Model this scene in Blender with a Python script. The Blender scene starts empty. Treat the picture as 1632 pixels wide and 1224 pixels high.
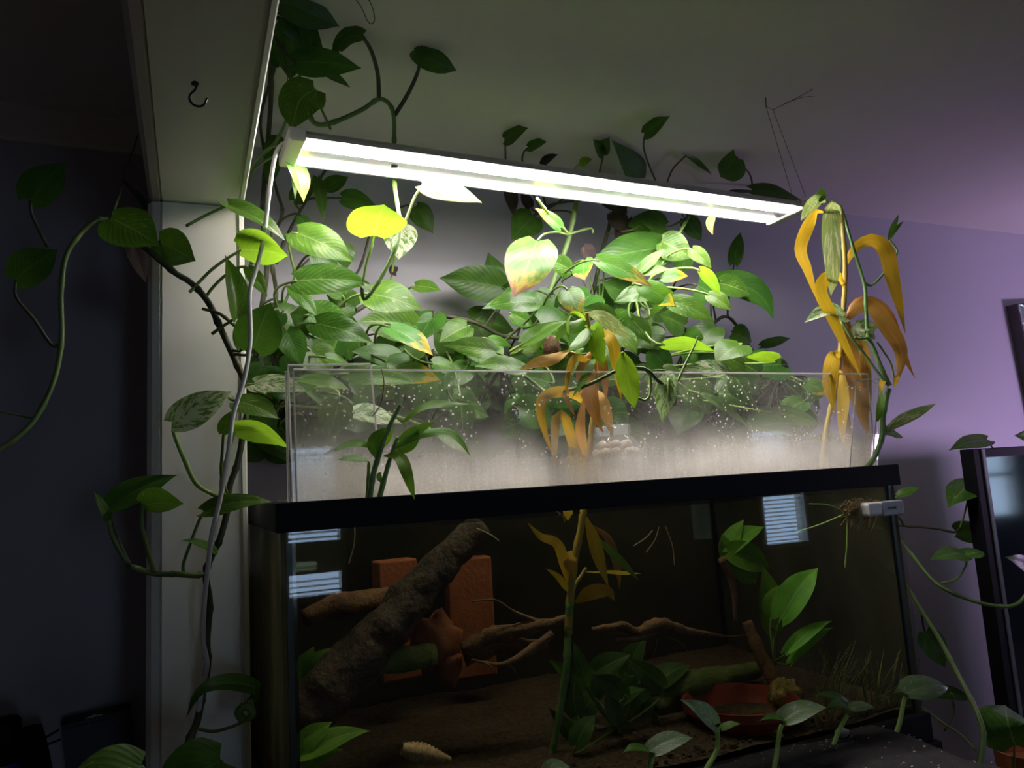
import bpy, math, random
from mathutils import Vector, Matrix, noise

random.seed(7)
SC = bpy.context.scene
COL = SC.collection
Z0 = 1.70                       # eye height; scene depths are measured from the eye
EYE = Vector((0, 0, Z0))
UP = Vector((0, 0, 1))

# ------------------------------------------------------------------ camera
FPX, CX, CY = 1200.0, 816.0, 612.0
RIGHT = Vector((0.91986355, -0.38752878, -0.06060103))
DOWN = Vector((-0.00352349, 0.14633029, -0.98922951))
FWD = Vector((0.39222268, 0.9101697, 0.13323845))
cam_d = bpy.data.cameras.new('camera')
cam_d.lens = 36.0 * FPX / 1632.0
cam_d.sensor_width = 36.0
cam_d.clip_start = 0.02
cam = bpy.data.objects.new('camera', cam_d)
COL.objects.link(cam)
m = Matrix.Identity(4)
for i in range(3):
    m[i][0], m[i][1], m[i][2] = RIGHT[i], -DOWN[i], -FWD[i]
m[2][3] = Z0
cam.matrix_world = m
SC.camera = cam

# ------------------------------------------------------------------ world, light, exposure
LED_POWER = 48.0
WINDOW_POWER = 5.0
PURPLE_POWER = 54.0
SC.view_settings.view_transform = 'Standard'
SC.view_settings.look = 'None'
SC.view_settings.gamma = 1.0
SC.view_settings.exposure = 0.95
SC.view_settings.use_curve_mapping = False
w = bpy.data.worlds.new('world')
SC.world = w
w.use_nodes = True
w.node_tree.nodes['Background'].inputs[0].default_value = (0.55, 0.65, 0.8, 1)
w.node_tree.nodes['Background'].inputs[1].default_value = 0.6
SC.cycles.transparent_max_bounces = 48
SC.cycles.max_bounces = 10
SC.cycles.sample_clamp_indirect = 6.0
SC.cycles.use_denoising = True
SC.cycles.caustics_reflective = True
SC.cycles.blur_glossy = 0.5
SC.cycles.caustics_refractive = False


def ray(x, y):
    return RIGHT * ((x - CX) / FPX) + DOWN * ((y - CY) / FPX) + FWD


def at(x, y, Y):
    """point of the place seen at photo position x, y that stands Y metres deep"""
    r = ray(x, y)
    p_ = EYE + r * (Y / r.y)
    if r.z * Y / r.y > 0.628:          # keep below the ceiling
        p_ = EYE + r * (0.628 / r.z)
    if 0.09 < p_.x < 0.99 and 0.85 < p_.y < 1.29 and p_.z < Z0 - 0.362:   # rooted in the gravel, not under it
        p_.z = Z0 - 0.362
    return p_


def atz(x, y, Z):
    r = ray(x, y)
    return EYE + r * (Z / r.z)


def V(*a):
    return Vector(a)


def rel(x, y, z):
    return Vector((x, y, z + Z0))


# ------------------------------------------------------------------ object helpers
WORG = {}


def link(o, parent, origin):
    COL.objects.link(o)
    if parent is not None:
        o.parent = parent
        o.location = origin - WORG[parent.name]
    else:
        o.location = origin
    WORG[o.name] = origin.copy()
    return o


def thing(name, label, cat, origin, group=None):
    o = bpy.data.objects.new(name, None)
    o.empty_display_size = 0.02
    link(o, None, Vector(origin))
    return tag(o, label, cat, group)


def tag(o, label, cat, group=None, kind=None):
    o['label'] = label
    if cat:
        o['category'] = cat
    if group:
        o['group'] = group
    if kind:
        o['kind'] = kind
    return o


class MB:
    def __init__(s):
        s.v, s.f, s.uv = [], [], []

    def add(s, verts, faces, uvs=None):
        k = len(s.v)
        s.v += [Vector(v) for v in verts]
        s.f += [tuple(i + k for i in f) for f in faces]
        s.uv += (uvs if uvs else [(0, 0)] * len(verts))
        return s

    def box(s, a, b):
        x0, y0, z0 = a
        x1, y1, z1 = b
        s.add([(x0, y0, z0), (x1, y0, z0), (x1, y1, z0), (x0, y1, z0), (x0, y0, z1), (x1, y0, z1), (x1, y1, z1), (x0, y1, z1)],
              [(0, 3, 2, 1), (4, 5, 6, 7), (0, 1, 5, 4), (1, 2, 6, 5), (2, 3, 7, 6), (3, 0, 4, 7)])
        return s

    def tube(s, pts, rad, sides=8, cap=True):
        n = len(pts)
        rads = rad if isinstance(rad, (list, tuple)) else [rad] * n
        prev = None
        rings = []
        for i in range(n):
            t = (pts[min(i + 1, n - 1)] - pts[max(i - 1, 0)])
            t = t.normalized() if t.length > 1e-9 else Vector((0, 0, 1))
            if prev is None:
                h = Vector((0, 0, 1)) if abs(t.z) < 0.9 else Vector((1, 0, 0))
                nrm = t.cross(h).normalized()
            else:
                nrm = (prev - t * prev.dot(t))
                nrm = nrm.normalized() if nrm.length > 1e-6 else t.orthogonal().normalized()
            prev = nrm
            bn = t.cross(nrm)
            rings.append([pts[i] + (nrm * math.cos(2 * math.pi * k / sides) + bn * math.sin(2 * math.pi * k / sides)) * rads[i] for k in range(sides)])
        vv = [p for r in rings for p in r]
        uv = [(i / max(1, n - 1), k / sides) for i in range(n) for k in range(sides)]
        ff = []
        for i in range(n - 1):
            for k in range(sides):
                a = i * sides + k
                b = i * sides + (k + 1) % sides
                ff.append((a, b, b + sides, a + sides))
        if cap:
            ff.append(tuple(range(sides - 1, -1, -1)))
            ff.append(tuple((n - 1) * sides + k for k in range(sides)))
        return s.add(vv, ff, uv)

    def lathe(s, base, prof, seg=32, axis=None):
        """prof: list of (radius, height) revolved around an axis (default up) from base"""
        ax = (axis or UP).normalized()
        e1 = ax.orthogonal().normalized()
        e2 = ax.cross(e1)
        vv = []
        for r, h in prof:
            for k in range(seg):
                a = 2 * math.pi * k / seg
                vv.append(base + ax * h + (e1 * math.cos(a) + e2 * math.sin(a)) * r)
        ff = []
        for i in range(len(prof) - 1):
            for k in range(seg):
                a = i * seg + k
                b = i * seg + (k + 1) % seg
                ff.append((a, b, b + seg, a + seg))
        return s.add(vv, ff)

    def blob(s, c, rx, ry, rz, amp=0.15, seed=0.0, nu=14, nv=9, freq=2.0):
        vv = []
        for i in range(nv + 1):
            th = math.pi * i / nv
            for k in range(nu):
                ph = 2 * math.pi * k / nu
                d = Vector((math.sin(th) * math.cos(ph), math.sin(th) * math.sin(ph), math.cos(th)))
                q = 1 + amp * noise.noise(d * freq + Vector((seed, seed * 1.7, 3.1)))
                vv.append(Vector(c) + Vector((d.x * rx, d.y * ry, d.z * rz)) * q)
        ff = []
        for i in range(nv):
            for k in range(nu):
                a = i * nu + k
                b = i * nu + (k + 1) % nu
                ff.append((a, b, b + nu, a + nu))
        return s.add(vv, ff)

    def build(s, name, mat, parent=None, origin=None, smooth=False, bevel=0):
        if origin is None:
            if parent is not None:
                origin = WORG[parent.name]
            else:
                xs = [v.x for v in s.v]; ys = [v.y for v in s.v]; zs = [v.z for v in s.v]
                origin = Vector(((min(xs) + max(xs)) / 2, (min(ys) + max(ys)) / 2, min(zs)))
        me = bpy.data.meshes.new(name)
        me.from_pydata([v - origin for v in s.v], [], s.f)
        uvl = me.uv_layers.new(name='UVMap')
        for lp in me.loops:
            uvl.data[lp.index].uv = s.uv[lp.vertex_index]
        me.materials.append(mat)
        if smooth:
            for p in me.polygons:
                p.use_smooth = True
        me.update()
        o = bpy.data.objects.new(name, me)
        link(o, parent, origin)
        if bevel:
            b = o.modifiers.new('bevel', 'BEVEL')
            b.width = bevel
            b.segments = 2
            b.limit_method = 'ANGLE'
        return o


def catmull(pts, per=6):
    pts = [Vector(p) for p in pts]
    if len(pts) == 2:
        return [pts[0].lerp(pts[1], i / per) for i in range(per + 1)]
    q = [pts[0] * 2 - pts[1]] + pts + [pts[-1] * 2 - pts[-2]]
    out = []
    for i in range(1, len(q) - 2):
        p0, p1, p2, p3 = q[i - 1], q[i], q[i + 1], q[i + 2]
        for k in range(per):
            t = k / per
            out.append(0.5 * ((2 * p1) + (p2 - p0) * t + (2 * p0 - 5 * p1 + 4 * p2 - p3) * t * t + (3 * p1 - p0 - 3 * p2 + p3) * t ** 3))
    out.append(pts[-1])
    return out


def px(lst, Y=None):
    """photo positions with depth (x, y, Y) -> points"""
    return [at(p[0], p[1], p[2] if len(p) > 2 else Y) for p in lst]


# ------------------------------------------------------------------ material helpers
class NT:
    def __init__(s, name):
        s.mat = bpy.data.materials.new(name)
        s.mat.use_nodes = True
        s.t = s.mat.node_tree
        s.t.nodes.clear()
        s.out = s.t.nodes.new('ShaderNodeOutputMaterial')

    def n(s, typ, ins=None, **props):
        nd = s.t.nodes.new('ShaderNode' + typ)
        for k, v in props.items():
            setattr(nd, k, v)
        for k, v in (ins or {}).items():
            sock = nd.inputs[k]
            if isinstance(v, bpy.types.NodeSocket):
                s.t.links.new(v, sock)
            else:
                if isinstance(v, (tuple, list)) and len(v) == 3 and sock.type == 'RGBA':
                    v = (*v, 1)
                sock.default_value = v
        return nd

    def math(s, op, a, b=0.0, c=0.0, clamp=False):
        nd = s.n('Math', {0: a, 1: b, 2: c}, operation=op)
        nd.use_clamp = clamp
        return nd.outputs[0]

    def mix(s, fac, a, b):
        nd = s.n('Mix', data_type='RGBA')
        for k, v in ((0, fac), (6, a), (7, b)):
            if isinstance(v, bpy.types.NodeSocket):
                s.t.links.new(v, nd.inputs[k])
            else:
                nd.inputs[k].default_value = (*v, 1) if isinstance(v, (tuple, list)) else v
        return nd.outputs[2]

    def ramp(s, fac, lo, hi):
        nd = s.n('MapRange', {0: fac, 1: lo, 2: hi, 3: 0.0, 4: 1.0}, interpolation_type='SMOOTHSTEP')
        return nd.outputs[0]

    def noise(s, scale, detail=3, vec=None, rough=0.5):
        ins = {'Scale': scale, 'Detail': detail, 'Roughness': rough}
        if vec is not None:
            ins['Vector'] = vec
        return s.n('TexNoise', ins).outputs[0]

    def fres(s, ior):
        # mirror share on faces entered from outside only
        return s.math('MULTIPLY', s.n('Fresnel', {'IOR': ior}).outputs[0], s.math('SUBTRACT', 1.0, s.n('NewGeometry').outputs['Backfacing']))

    def done(s, shader, volume=None):
        s.t.links.new(shader, s.out.inputs[0])
        if volume:
            s.t.links.new(volume, s.out.inputs[1])
        return s.mat


def plain(name, c, rough=0.5, c2=None, scale=12.0, bump=0.0, metal=0.0, bscale=None, spec=0.5):
    k = NT(name)
    co = k.n('TexCoord').outputs['Object']
    fac = k.noise(scale, 4, co)
    col = k.mix(k.ramp(fac, 0.3, 0.7), c, c2 or tuple(x * 0.82 for x in c))
    ins = {'Base Color': col, 'Roughness': rough, 'Metallic': metal, 'Specular IOR Level': spec}
    if bump:
        b = k.n('Bump', {'Strength': bump, 'Distance': 0.004, 'Height': k.noise(bscale or scale * 6, 4, co)})
        ins['Normal'] = b.outputs[0]
    return k.done(k.n('BsdfPrincipled', ins).outputs[0])


def leafmat(name, c1, c2, trans, rough=0.30, vein=(0.5, 0.6, 0.25), veinamt=0.35, varieg=None, vamt=0.5,
            tip=None, tip2=None, tipat=0.7, stripes=0.0, tfac=0.33, spec=0.2):
    k = NT(name)
    uv = k.n('SeparateXYZ', {0: k.n('UVMap').outputs[0]})
    u, v = uv.outputs[0], uv.outputs[1]
    s = k.math('ABSOLUTE', k.math('SUBTRACT', v, 0.5))            # 0 midrib, 0.5 edge
    rnd = k.n('ObjectInfo').outputs['Random']
    vec = k.n('CombineXYZ', {0: k.math('MULTIPLY', u, 2.2), 1: k.math('MULTIPLY', v, 2.0), 2: k.math('MULTIPLY', rnd, 37.0)}).outputs[0]
    n1 = k.noise(1.6, 4, vec)
    col = k.mix(k.ramp(n1, 0.3, 0.7), c1, c2)
    vv = k.math('SUBTRACT', u, k.math('MULTIPLY', s, 0.75))       # swept side veins
    if stripes:
        st = k.math('SINE', k.math('MULTIPLY', v, 70.0))
        col = k.mix(k.math('MULTIPLY', k.ramp(st, 0.2, 1.0), stripes), col, tuple(x * 0.55 for x in c1))
    else:
        sv = k.math('SINE', k.math('MULTIPLY', vv, 62.0))
        col = k.mix(k.math('MULTIPLY', k.ramp(sv, 0.6, 1.0), veinamt * 0.28), col, vein)
    if varieg:
        vec2 = k.n('CombineXYZ', {0: k.math('MULTIPLY', vv, 6.5), 1: k.math('MULTIPLY', v, 3.2), 2: k.math('MULTIPLY', rnd, 21.0)}).outputs[0]
        n2 = k.noise(1.5, 7, vec2, 0.75)
        col = k.mix(k.ramp(n2, 0.62 - 0.3 * vamt, 0.68 - 0.3 * vamt), col, varieg)
    if tip:
        nz = k.noise(2.5, 4, vec)
        e = k.math('ADD', k.math('ADD', u, k.math('MULTIPLY', s, 0.55)), k.math('MULTIPLY', k.math('SUBTRACT', nz, 0.5), 0.9))
        col = k.mix(k.ramp(e, tipat + 0.06, tipat + 0.26), col, tip)
        if tip2:
            col = k.mix(k.ramp(e, tipat + 0.25, tipat + 0.36), col, tip2)
    mid = k.math('SUBTRACT', 1.0, k.ramp(s, 0.006, 0.028))
    col = k.mix(k.math('MULTIPLY', mid, veinamt), col, vein)
    hv = k.n('HueSaturation', {'Hue': k.math('ADD', 0.488, k.math('MULTIPLY', rnd, 0.024)), 'Saturation': 1.0,
                               'Value': k.math('ADD', 0.82, k.math('MULTIPLY', rnd, 0.36)), 'Fac': 1.0, 'Color': col}).outputs[0]
    h = k.math('MULTIPLY', k.math('SINE', k.math('MULTIPLY', vv, 62.0)), 0.5)
    if stripes:
        h = k.math('MULTIPLY', k.math('SINE', k.math('MULTIPLY', v, 70.0)), 0.5)
    bp = k.n('Bump', {'Strength': 0.08, 'Distance': 0.0015, 'Height': k.math('ADD', h, n1)}).outputs[0]
    pr = k.n('BsdfPrincipled', {'Base Color': hv, 'Roughness': rough, 'Normal': bp, 'Specular IOR Level': spec}).outputs[0]
    tcol = k.n('Mix', {6: hv, 7: (*trans, 1), 0: 0.55}, data_type='RGBA').outputs[2]
    tr = k.n('BsdfTranslucent', {'Color': tcol, 'Normal': bp}).outputs[0]
    return k.done(k.n('MixShader', {0: tfac, 1: pr, 2: tr}).outputs[0])


G1, G2 = (0.036, 0.100, 0.010), (0.066, 0.165, 0.014)
M = {}
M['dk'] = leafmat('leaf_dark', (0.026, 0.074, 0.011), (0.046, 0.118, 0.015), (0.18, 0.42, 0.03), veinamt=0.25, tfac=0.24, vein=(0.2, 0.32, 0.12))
M['gr'] = leafmat('leaf_green', G1, G2, (0.22, 0.50, 0.03), tfac=0.28, varieg=(0.22, 0.33, 0.09), vamt=0.12)
M['lt'] = leafmat('leaf_light_green', (0.062, 0.165, 0.018), (0.115, 0.25, 0.03), (0.32, 0.6, 0.03), varieg=(0.30, 0.42, 0.14), vamt=0.18)
M['lm'] = leafmat('leaf_lime', (0.075, 0.20, 0.016), (0.13, 0.29, 0.024), (0.38, 0.66, 0.02), tfac=0.5, veinamt=0.25)
M['vg'] = leafmat('leaf_variegated', (0.06, 0.19, 0.03), (0.10, 0.27, 0.05), (0.35, 0.6, 0.1), varieg=(0.66, 0.70, 0.48), vamt=0.55)
M['yt'] = leafmat('leaf_yellow_tipped', (0.06, 0.18, 0.03), (0.11, 0.27, 0.05), (0.4, 0.6, 0.04), tip=(0.62, 0.45, 0.03), tipat=0.62)
M['bt'] = leafmat('leaf_brown_edged', (0.06, 0.20, 0.03), (0.11, 0.28, 0.05), (0.4, 0.55, 0.05), tip=(0.58, 0.42, 0.06), tip2=(0.34, 0.17, 0.11), tipat=0.62)
M['pl'] = leafmat('leaf_pale_yellow', (0.55, 0.55, 0.10), (0.62, 0.62, 0.28), (0.75, 0.75, 0.2), varieg=(0.75, 0.75, 0.5), vamt=0.4, tfac=0.45)
M['dd'] = leafmat('leaf_withered', (0.03, 0.02, 0.022), (0.055, 0.035, 0.03), (0.08, 0.05, 0.04), rough=0.8, tfac=0.1, vein=(0.1, 0.07, 0.05))
M['by'] = leafmat('leaf_bamboo_yellow', (0.62, 0.38, 0.02), (0.72, 0.48, 0.04), (0.85, 0.5, 0.02), stripes=0.25, vein=(0.8, 0.6, 0.15), rough=0.5, tfac=0.42)
M['bo'] = leafmat('leaf_bamboo_orange', (0.50, 0.24, 0.05), (0.62, 0.34, 0.08), (0.75, 0.36, 0.06), stripes=0.25, vein=(0.75, 0.5, 0.2), rough=0.55, tfac=0.4)
M['bg'] = leafmat('leaf_bamboo_green', (0.09, 0.26, 0.03), (0.16, 0.36, 0.05), (0.35, 0.6, 0.04), stripes=0.2, rough=0.4, tfac=0.4)
M['bv'] = leafmat('leaf_bamboo_striped', (0.14, 0.28, 0.06), (0.34, 0.42, 0.16), (0.5, 0.6, 0.15), stripes=0.55, varieg=(0.62, 0.66, 0.4), vamt=0.35, tfac=0.4)
M['aq'] = leafmat('leaf_aquatic', (0.10, 0.28, 0.02), (0.2, 0.42, 0.04), (0.3, 0.6, 0.03), rough=0.5, tfac=0.4)
M['aqd'] = leafmat('leaf_aquatic_dark', (0.035, 0.095, 0.02), (0.06, 0.15, 0.028), (0.18, 0.38, 0.03), rough=0.5, tfac=0.3)
M['stem'] = plain('stem_green', (0.09, 0.16, 0.035), 0.5, (0.14, 0.22, 0.05), 30)
M['stem_d'] = plain('stem_brown', (0.07, 0.065, 0.03), 0.65, (0.035, 0.045, 0.02), 40, 0.4)
M['stem_l'] = plain('stem_lime', (0.26, 0.40, 0.07), 0.45, (0.35, 0.48, 0.12), 30)
M['cane_y'] = plain('cane_yellow', (0.55, 0.36, 0.05), 0.5, (0.45, 0.34, 0.06), 25, 0.2)
M['cane_g'] = plain('cane_green', (0.10, 0.24, 0.05), 0.4, (0.22, 0.36, 0.12), 40, 0.2)


# ------------------------------------------------------------------ surfaces
def paint(name, c, c2, rough=0.6, bump=0.12):
    k = NT(name)
    co = k.n('TexCoord').outputs['Object']
    col = k.mix(k.ramp(k.noise(1.3, 5, co), 0.3, 0.7), c, c2)
    h = k.noise(90, 3, co)
    b = k.n('Bump', {'Strength': bump, 'Distance': 0.002, 'Height': h})
    return k.done(k.n('BsdfPrincipled', {'Base Color': col, 'Roughness': rough, 'Normal': b.outputs[0]}).outputs[0])


def glass(name, tint=(0.95, 0.97, 0.95), ior=1.45, rough=0.015, absorb=None, dens=0.0, gloss=(1, 1, 1)):
    k = NT(name)
    fr = k.fres(ior)
    t = k.n('BsdfTransparent', {'Color': tint}).outputs[0]
    g = k.n('BsdfGlossy', {'Color': gloss, 'Roughness': rough}).outputs[0]
    sh = k.n('MixShader', {0: fr, 1: t, 2: g}).outputs[0]
    vol = k.n('VolumeAbsorption', {'Color': absorb, 'Density': dens}).outputs[0] if absorb else None
    return k.done(sh, vol)


def dirty_acrylic(name, haze=0.55, top=0.13, speck=0.5):
    k = NT(name)
    co = k.n('TexCoord').outputs['Object']
    z = k.n('SeparateXYZ', {0: co}).outputs[2]
    stv = k.n('VectorMath', {0: co, 1: (170, 170, 12)}, operation='MULTIPLY').outputs[0]
    streak = k.ramp(k.noise(1.0, 5, stv, 0.6), 0.35, 0.7)
    cloud = k.ramp(k.noise(7, 4, co), 0.3, 0.7)
    grain = k.ramp(k.noise(330, 3, co, 0.7), 0.40, 0.66)
    g2 = k.math('POWER', k.ramp(z, top, -0.006), 2.5)
    tex = k.math('ADD', 0.42, k.math('ADD', k.math('MULTIPLY', streak, 0.16), k.math('ADD', k.math('MULTIPLY', cloud, 0.42), k.math('MULTIPLY', grain, 0.14))))
    hz = k.math('MULTIPLY', k.math('MULTIPLY', g2, tex), haze)
    vor = k.n('TexVoronoi', {'Vector': co, 'Scale': 130.0, 'Randomness': 1.0})
    sp = k.math('MULTIPLY', k.math('SUBTRACT', 1.0, k.ramp(vor.outputs[0], 0.12, 0.24)), k.ramp(k.noise(22, 3, co), 0.46, 0.60))
    film = k.math('MULTIPLY', k.math('ADD', 0.35, grain), k.math('ADD', 0.012, k.math('MULTIPLY', cloud, 0.10 * speck)))
    fac = k.math('ADD', hz, k.math('ADD', film, k.math('MULTIPLY', sp, speck)), clamp=True)
    # the film is loose grains: round, so they catch light from above as well as from the sides
    nn = k.n('VectorMath', {0: k.n('VectorMath', {0: k.n('NewGeometry').outputs['Normal'], 1: (0.45, 0.45, 0.45)}, operation='MULTIPLY').outputs[0], 1: (0, 0, 0.8)}, operation='ADD').outputs[0]
    nn = k.n('VectorMath', {0: nn}, operation='NORMALIZE').outputs[0]
    d = k.n('BsdfDiffuse', {'Color': (0.96, 0.89, 0.84), 'Normal': nn}).outputs[0]
    n2 = k.n('VectorMath', {0: k.n('VectorMath', {0: k.n('NewGeometry').outputs['Normal'], 1: (0.3, 0.3, 0.3)}, operation='MULTIPLY').outputs[0], 1: (0, 0, -0.9)}, operation='ADD').outputs[0]
    n2 = k.n('VectorMath', {0: n2}, operation='NORMALIZE').outputs[0]
    t = k.n('BsdfTranslucent', {'Color': (0.96, 0.89, 0.84), 'Normal': n2}).outputs[0]
    dt = k.n('MixShader', {0: 0.7, 1: d, 2: t}).outputs[0]
    fr = k.fres(1.4)
    gl = k.n('MixShader', {0: fr, 1: k.n('BsdfTransparent', {'Color': (0.96, 0.97, 0.96)}).outputs[0], 2: k.n('BsdfGlossy', {'Roughness': 0.03}).outputs[0]}).outputs[0]
    return k.done(k.n('MixShader', {0: fac, 1: gl, 2: dt}).outputs[0])


def emit(name, c, s):
    k = NT(name)
    return k.done(k.n('Emission', {'Color': c, 'Strength': s}).outputs[0])


M['wall'] = paint('wall_paint_lavender_grey', (0.40, 0.385, 0.43), (0.36, 0.35, 0.39), 0.45, 0.10)
M['wall_l'] = M['wall']
M['ceil'] = paint('ceiling_paint', (0.66, 0.64, 0.60), (0.60, 0.58, 0.55), 0.8, 0.15)
M['trim'] = paint('trim_gloss_white', (0.80, 0.78, 0.70), (0.75, 0.73, 0.65), 0.4, 0.06)
M['floor'] = plain('floor_wood', (0.52, 0.38, 0.26), 0.5, (0.44, 0.31, 0.2), 4)
M['black'] = plain('black_plastic', (0.008, 0.008, 0.011), 0.6, (0.006, 0.006, 0.008), 20, spec=0.15)
M['blackmat'] = plain('black_fabric', (0.018, 0.015, 0.017), 0.95, (0.03, 0.027, 0.03), 60, 0.8, bscale=500)
M['darkwood'] = plain('dark_wood', (0.03, 0.02, 0.015), 0.6, (0.02, 0.013, 0.01), 9, 0.2)
M['silicone'] = plain('silicone_dark', (0.01, 0.012, 0.016), 0.35)
M['white'] = plain('white_plastic', (0.75, 0.73, 0.70), 0.35, (0.7, 0.68, 0.66), 8)
M['edge'] = NT('acrylic_cut_edge')
k = M['edge']
M['edge'] = k.done(k.n('MixShader', {0: 0.5, 1: k.n('BsdfDiffuse', {'Color': (0.8, 0.78, 0.76)}).outputs[0], 2: k.n('BsdfTranslucent', {'Color': (0.8, 0.78, 0.76)}).outputs[0]}).outputs[0])
M['glass'] = glass('tank_glass', (0.93, 0.95, 0.92))
def algae_glass(name, c, amt):
    k = NT(name)
    co = k.n('TexCoord').outputs['Object']
    n = k.ramp(k.noise(14, 5, k.n('VectorMath', {0: co, 1: (1, 1, 0.35)}, operation='MULTIPLY').outputs[0], 0.6), 0.3, 0.7)
    d = k.n('MixShader', {0: 0.5, 1: k.n('BsdfDiffuse', {'Color': c}).outputs[0], 2: k.n('BsdfTranslucent', {'Color': c}).outputs[0]}).outputs[0]
    t = k.n('BsdfTransparent', {'Color': (0.9, 0.92, 0.85)}).outputs[0]
    m_ = k.n('MixShader', {0: k.math('ADD', amt * 0.6, k.math('MULTIPLY', n, amt * 0.4)), 1: t, 2: d}).outputs[0]
    return k.done(k.n('MixShader', {0: k.fres(1.35), 1: m_, 2: k.n('BsdfGlossy', {'Roughness': 0.03}).outputs[0]}).outputs[0])


M['algae_glass'] = algae_glass('side_glass_with_algae', (0.12, 0.115, 0.055), 0.75)
M['glass_edge'] = glass('tank_glass_edge', (0.35, 0.42, 0.36), 1.5, 0.1)
M['water'] = glass('tank_water', (0.97, 0.98, 0.96), 1.12, 0.02, (0.62, 0.58, 0.38), 3.4)
k = NT('jar_glass')
_b = k.n('MixShader', {0: 0.14, 1: k.n('BsdfTransparent', {'Color': (0.95, 0.95, 0.97)}).outputs[0], 2: k.n('BsdfTranslucent', {'Color': (0.85, 0.85, 0.88)}).outputs[0]}).outputs[0]
M['jar'] = k.done(k.n('MixShader', {0: k.fres(1.6), 1: _b, 2: k.n('BsdfGlossy', {'Roughness': 0.08}).outputs[0]}).outputs[0])
M['acr'] = dirty_acrylic('acrylic_with_mineral_film', 0.85, 0.12, 0.5)
M['acr2'] = dirty_acrylic('acrylic_strip', 0.22, 0.12, 0.3)
M['metal'] = plain('dark_metal', (0.03, 0.028, 0.03), 0.4, metal=0.8)
M['wire'] = plain('thin_wire', (0.09, 0.085, 0.08), 0.5, metal=0.5)
M['alu'] = plain('brushed_aluminium', (0.50, 0.49, 0.48), 0.35, (0.46, 0.45, 0.44), 30, metal=0.6)
M['reflector'] = plain('reflector_pan', (0.55, 0.55, 0.53), 0.22, (0.5, 0.5, 0.48), 18, metal=0.55)
M['terra'] = plain('terracotta', (0.42, 0.13, 0.05), 0.75, (0.32, 0.09, 0.035), 25, 0.3)
M['terra_d'] = plain('terracotta_glazed_red', (0.30, 0.045, 0.02), 0.4, (0.22, 0.03, 0.015), 15, 0.1)
M['bark'] = plain('wet_bark', (0.10, 0.06, 0.035), 0.85, (0.04, 0.026, 0.016), 60, 1.0, bscale=120)
M['root'] = plain('spider_wood', (0.26, 0.13, 0.06), 0.8, (0.14, 0.07, 0.035), 50, 0.8, bscale=160)
M['algae'] = plain('algae_covered', (0.12, 0.15, 0.03), 0.8, (0.07, 0.10, 0.025), 40, 0.7, bscale=150)
M['ystone'] = plain('yellow_speckled_stone', (0.42, 0.30, 0.09), 0.85, (0.18, 0.12, 0.04), 130, 0.9, bscale=260)
M['soil'] = plain('dark_gravel', (0.10, 0.06, 0.035), 0.9, (0.04, 0.025, 0.018), 120, 0.9, bscale=300)
M['pebble'] = plain('pale_pebble', (0.62, 0.52, 0.42), 0.8, (0.45, 0.38, 0.32), 90)
M['crumb'] = plain('ochre_crumb', (0.62, 0.46, 0.24), 0.9, (0.5, 0.34, 0.18), 90)
M['shell'] = plain('cream_shell', (0.78, 0.64, 0.38), 0.5, (0.62, 0.48, 0.26), 60)
M['shell_g'] = plain('grey_shell', (0.24, 0.21, 0.20), 0.7, (0.17, 0.15, 0.15), 60)

# ------------------------------------------------------------------ room shell
CEIL, YB = 0.64, 1.37
XL, XR, YF = -2.4, 7.6, -2.8


def struct(name, mb, mat, label=None, smooth=False, parent=None, bevel=0):
    o = mb.build(name, mat, parent, smooth=smooth, bevel=bevel)
    if parent is None:
        o['kind'] = 'structure'
        o['label'] = label
    return o


struct('floor', MB().box((XL, YF, -0.05), (XR, YB, 0)), M['floor'], 'brown wooden floor of the room')
struct('ceiling', MB().box((XL, YF, CEIL + Z0), (XR, YB, CEIL + Z0 + 0.05)), M['ceil'], 'pale painted ceiling above the lamp')
struct('wall_annex', MB().box((XL, YB, 0), (0.0, YB + 0.1, CEIL + Z0 + 0.05)), M['wall_l'], 'grey wall of the room beyond the partition')
struct('wall_back', MB().box((0.0, YB, 0), (XR, YB + 0.1, CEIL + Z0 + 0.05)), M['wall'], 'lavender grey wall behind the aquarium')
struct('wall_left', MB().box((XL - 0.1, YF, 0), (XL, YB + 0.1, CEIL + Z0 + 0.05)), M['wall'], 'grey side wall of the darker room')
struct('wall_right', MB().box((XR, YF, 0), (XR + 0.1, YB + 0.1, CEIL + Z0 + 0.05)), M['wall'], 'lavender side wall far to the right')
# wall behind the photographer, with three windows
WIN = [(0.47, 0.82, 1.0, 1.27, 1.45), (3.85, 4.3, 1.0, 1.5, 1.54), (6.2, 7.2, 1.0, 1.5, 1.54)]
wz0, wz1 = 1.12, 2.02
mb = MB()
mb.box((XL, YF - 0.1, 0), (XR, YF, wz0)).box((XL, YF - 0.1, wz1), (XR, YF, CEIL + Z0 + 0.05))
xs = [XL] + [q for a in WIN for q in a[:2]] + [XR]
for i in range(0, len(xs), 2):
    mb.box((xs[i], YF - 0.1, wz0), (xs[i + 1], YF, wz1))
struct('wall_front', mb, M['wall'], 'wall with windows behind the viewer')


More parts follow.
